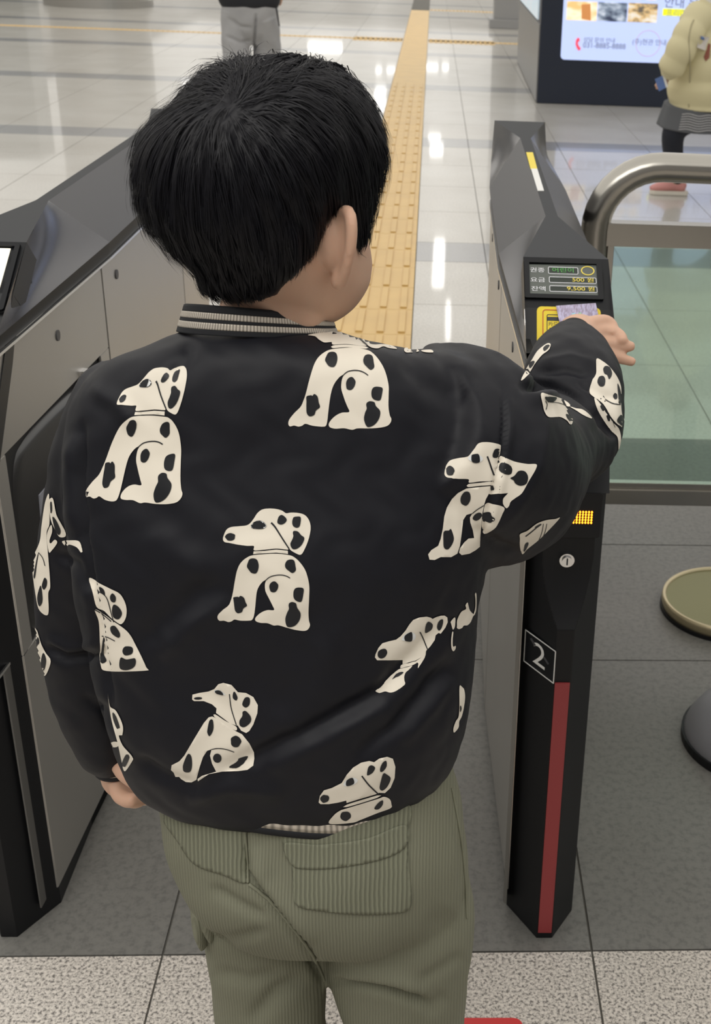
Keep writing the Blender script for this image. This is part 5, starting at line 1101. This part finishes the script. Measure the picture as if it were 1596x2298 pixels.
cq=P3(1487,188,GY-.14); bc=link('card',fixn(mesh([cq+np.array(p) for p in ((-.042,-.01,.022),(.005,-.01,.045),(.028,-.01,-.012),(-.016,-.01,-.036),(-.042,-.008,.022),(.005,-.008,.045),(.028,-.008,-.012),(-.016,-.008,-.036))],[(0,1,2,3),(7,6,5,4),(0,4,5,1),(1,5,6,2),(2,6,7,3),(3,7,4,0)])),None,mat('blue_card',(.12,.2,.45),.4)); tag(bc,'small blue card in the walking child\'s hand','card')
link('card_back_strip',fixn(mesh([cq+np.array(p) for p in ((-.005,-.0112,.040),(.005,-.0112,.045),(.028,-.0112,-.012),(.018,-.0112,-.017),(-.005,-.0098,.040),(.005,-.0098,.045),(.028,-.0098,-.012),(.018,-.0098,-.017))],[(0,1,2,3),(7,6,5,4),(0,4,5,1),(1,5,6,2),(2,6,7,3),(3,7,4,0)])),bc,'white')

# adult walking away
AY=9.9
adult=empty('person',(0,0,0)); tag(adult,'adult in pale grey trousers and black jacket walking away in the hall','person')
ac=P3(560,15,AY); ax_=ac[0]; az=ac[2]
def az_(z): return z
hip_z=az+.02
M['greytr']=mat('pale_grey_trousers',(.40,.40,.405),.85,noise=(9,(.34,.34,.35),.3,2)); M['blackj']=mat('black_jacket',(.012,.013,.018),.7)
ha=np.array([ax_,AY,hip_z+.86])
ab=[simple_head(ha,scale=1.12),tube([ha+np.array([0,-.02,-.09]),ha+np.array([0,-.02,-.2])],[.055,.06],16,6),tube([ha+np.array([0,0,-.2]),ha+np.array([0,0,-.45]),np.array([ax_,AY,hip_z])],[(.17,.09),(.15,.1),(.15,.1)],24,14,up=(0,1,0))]
for s in (-1,1):
    ab+= [tube([ha+np.array([s*.16,0,-.24]),ha+np.array([s*.23,.02,-.52]),ha+np.array([s*.23,.08,-.76])],[.045,.038,.028],14,12),*handmesh(ha+np.array([s*.23,.08,-.77]),(0,.2,-1),(s*1,0,0),1.),
          tube([np.array([ax_+s*.08,AY,hip_z-.05]),np.array([ax_+s*.10,AY+.02*s,.45]),np.array([ax_+s*.10,AY+.1*s,.08])],[.08,.055,.038],16,14),tube([np.array([ax_+s*.10,AY+.1*s-.03,.05]),np.array([ax_+s*.10,AY+.1*s+.13,.035])],[.036,.028],12,6)]
link('body',remesh(join(ab),.009,3),adult,'skin',True); link('hair',simple_hair(ha,0,1.12,-.07),adult,'hair',True)
aj=[tube([ha+np.array([0,0,-.17]),ha+np.array([0,0,-.24]),ha+np.array([0,0,-.5]),np.array([ax_,AY,hip_z+.06]),np.array([ax_,AY,hip_z-.015])],[(.09,.08),(.20,.12),(.225,.14),(.235,.15),(.215,.14)],40,24,up=(0,1,0),caps=True)]
for s in (-1,1): aj.append(tube([ha+np.array([s*.17,0,-.25]),ha+np.array([s*.25,.02,-.52]),ha+np.array([s*.25,.07,-.74])],[.075,.065,.05],24,16))
ajo=link('jacket',remesh(join(aj),.009,4),adult,'blackj',True)
at_=[tube([np.array([ax_,AY,hip_z+.05]),np.array([ax_,AY,hip_z-.10]),np.array([ax_,AY,hip_z-.2])],[(.20,.13),(.215,.14),(.17,.12)],36,12,up=(0,1,0))]
for s in (-1,1): at_.append(tube([np.array([ax_+s*.095,AY,hip_z-.1]),np.array([ax_+s*.112,AY+.02*s,.5]),np.array([ax_+s*.11,AY+.08*s,.2]),np.array([ax_+s*.11,AY+.1*s,.05])],[.125,.108,.10,.095],32,24,up=(0,1,0)))
atm=remesh(join(at_),.008,3); folds(atm,[([(575,30),(572,80),(570,115)],3,-.03),([(510,40),(540,60),(568,62)],4,-.012),([(505,80),(540,95),(566,90)],4,-.012)],(.006,12))
ato=link('trousers',atm,adult,'greytr',True)
link('drawstring',tube([P3(620,18,AY-.1),P3(624,40,AY-.1),P3(627,58,AY-.08)],[.006,.006,.005],8,10),ato,'blackj',True)
for s in (-1,1): link('shoe',tube([np.array([ax_+s*.11,AY+.1*s-.08,.05]),np.array([ax_+s*.11,AY+.1*s,.055]),np.array([ax_+s*.11,AY+.1*s+.16,.035])],[(.04,.045),(.048,.05),(.04,.03)],20,12,up=(0,0,1)),adult,'blackj',True)
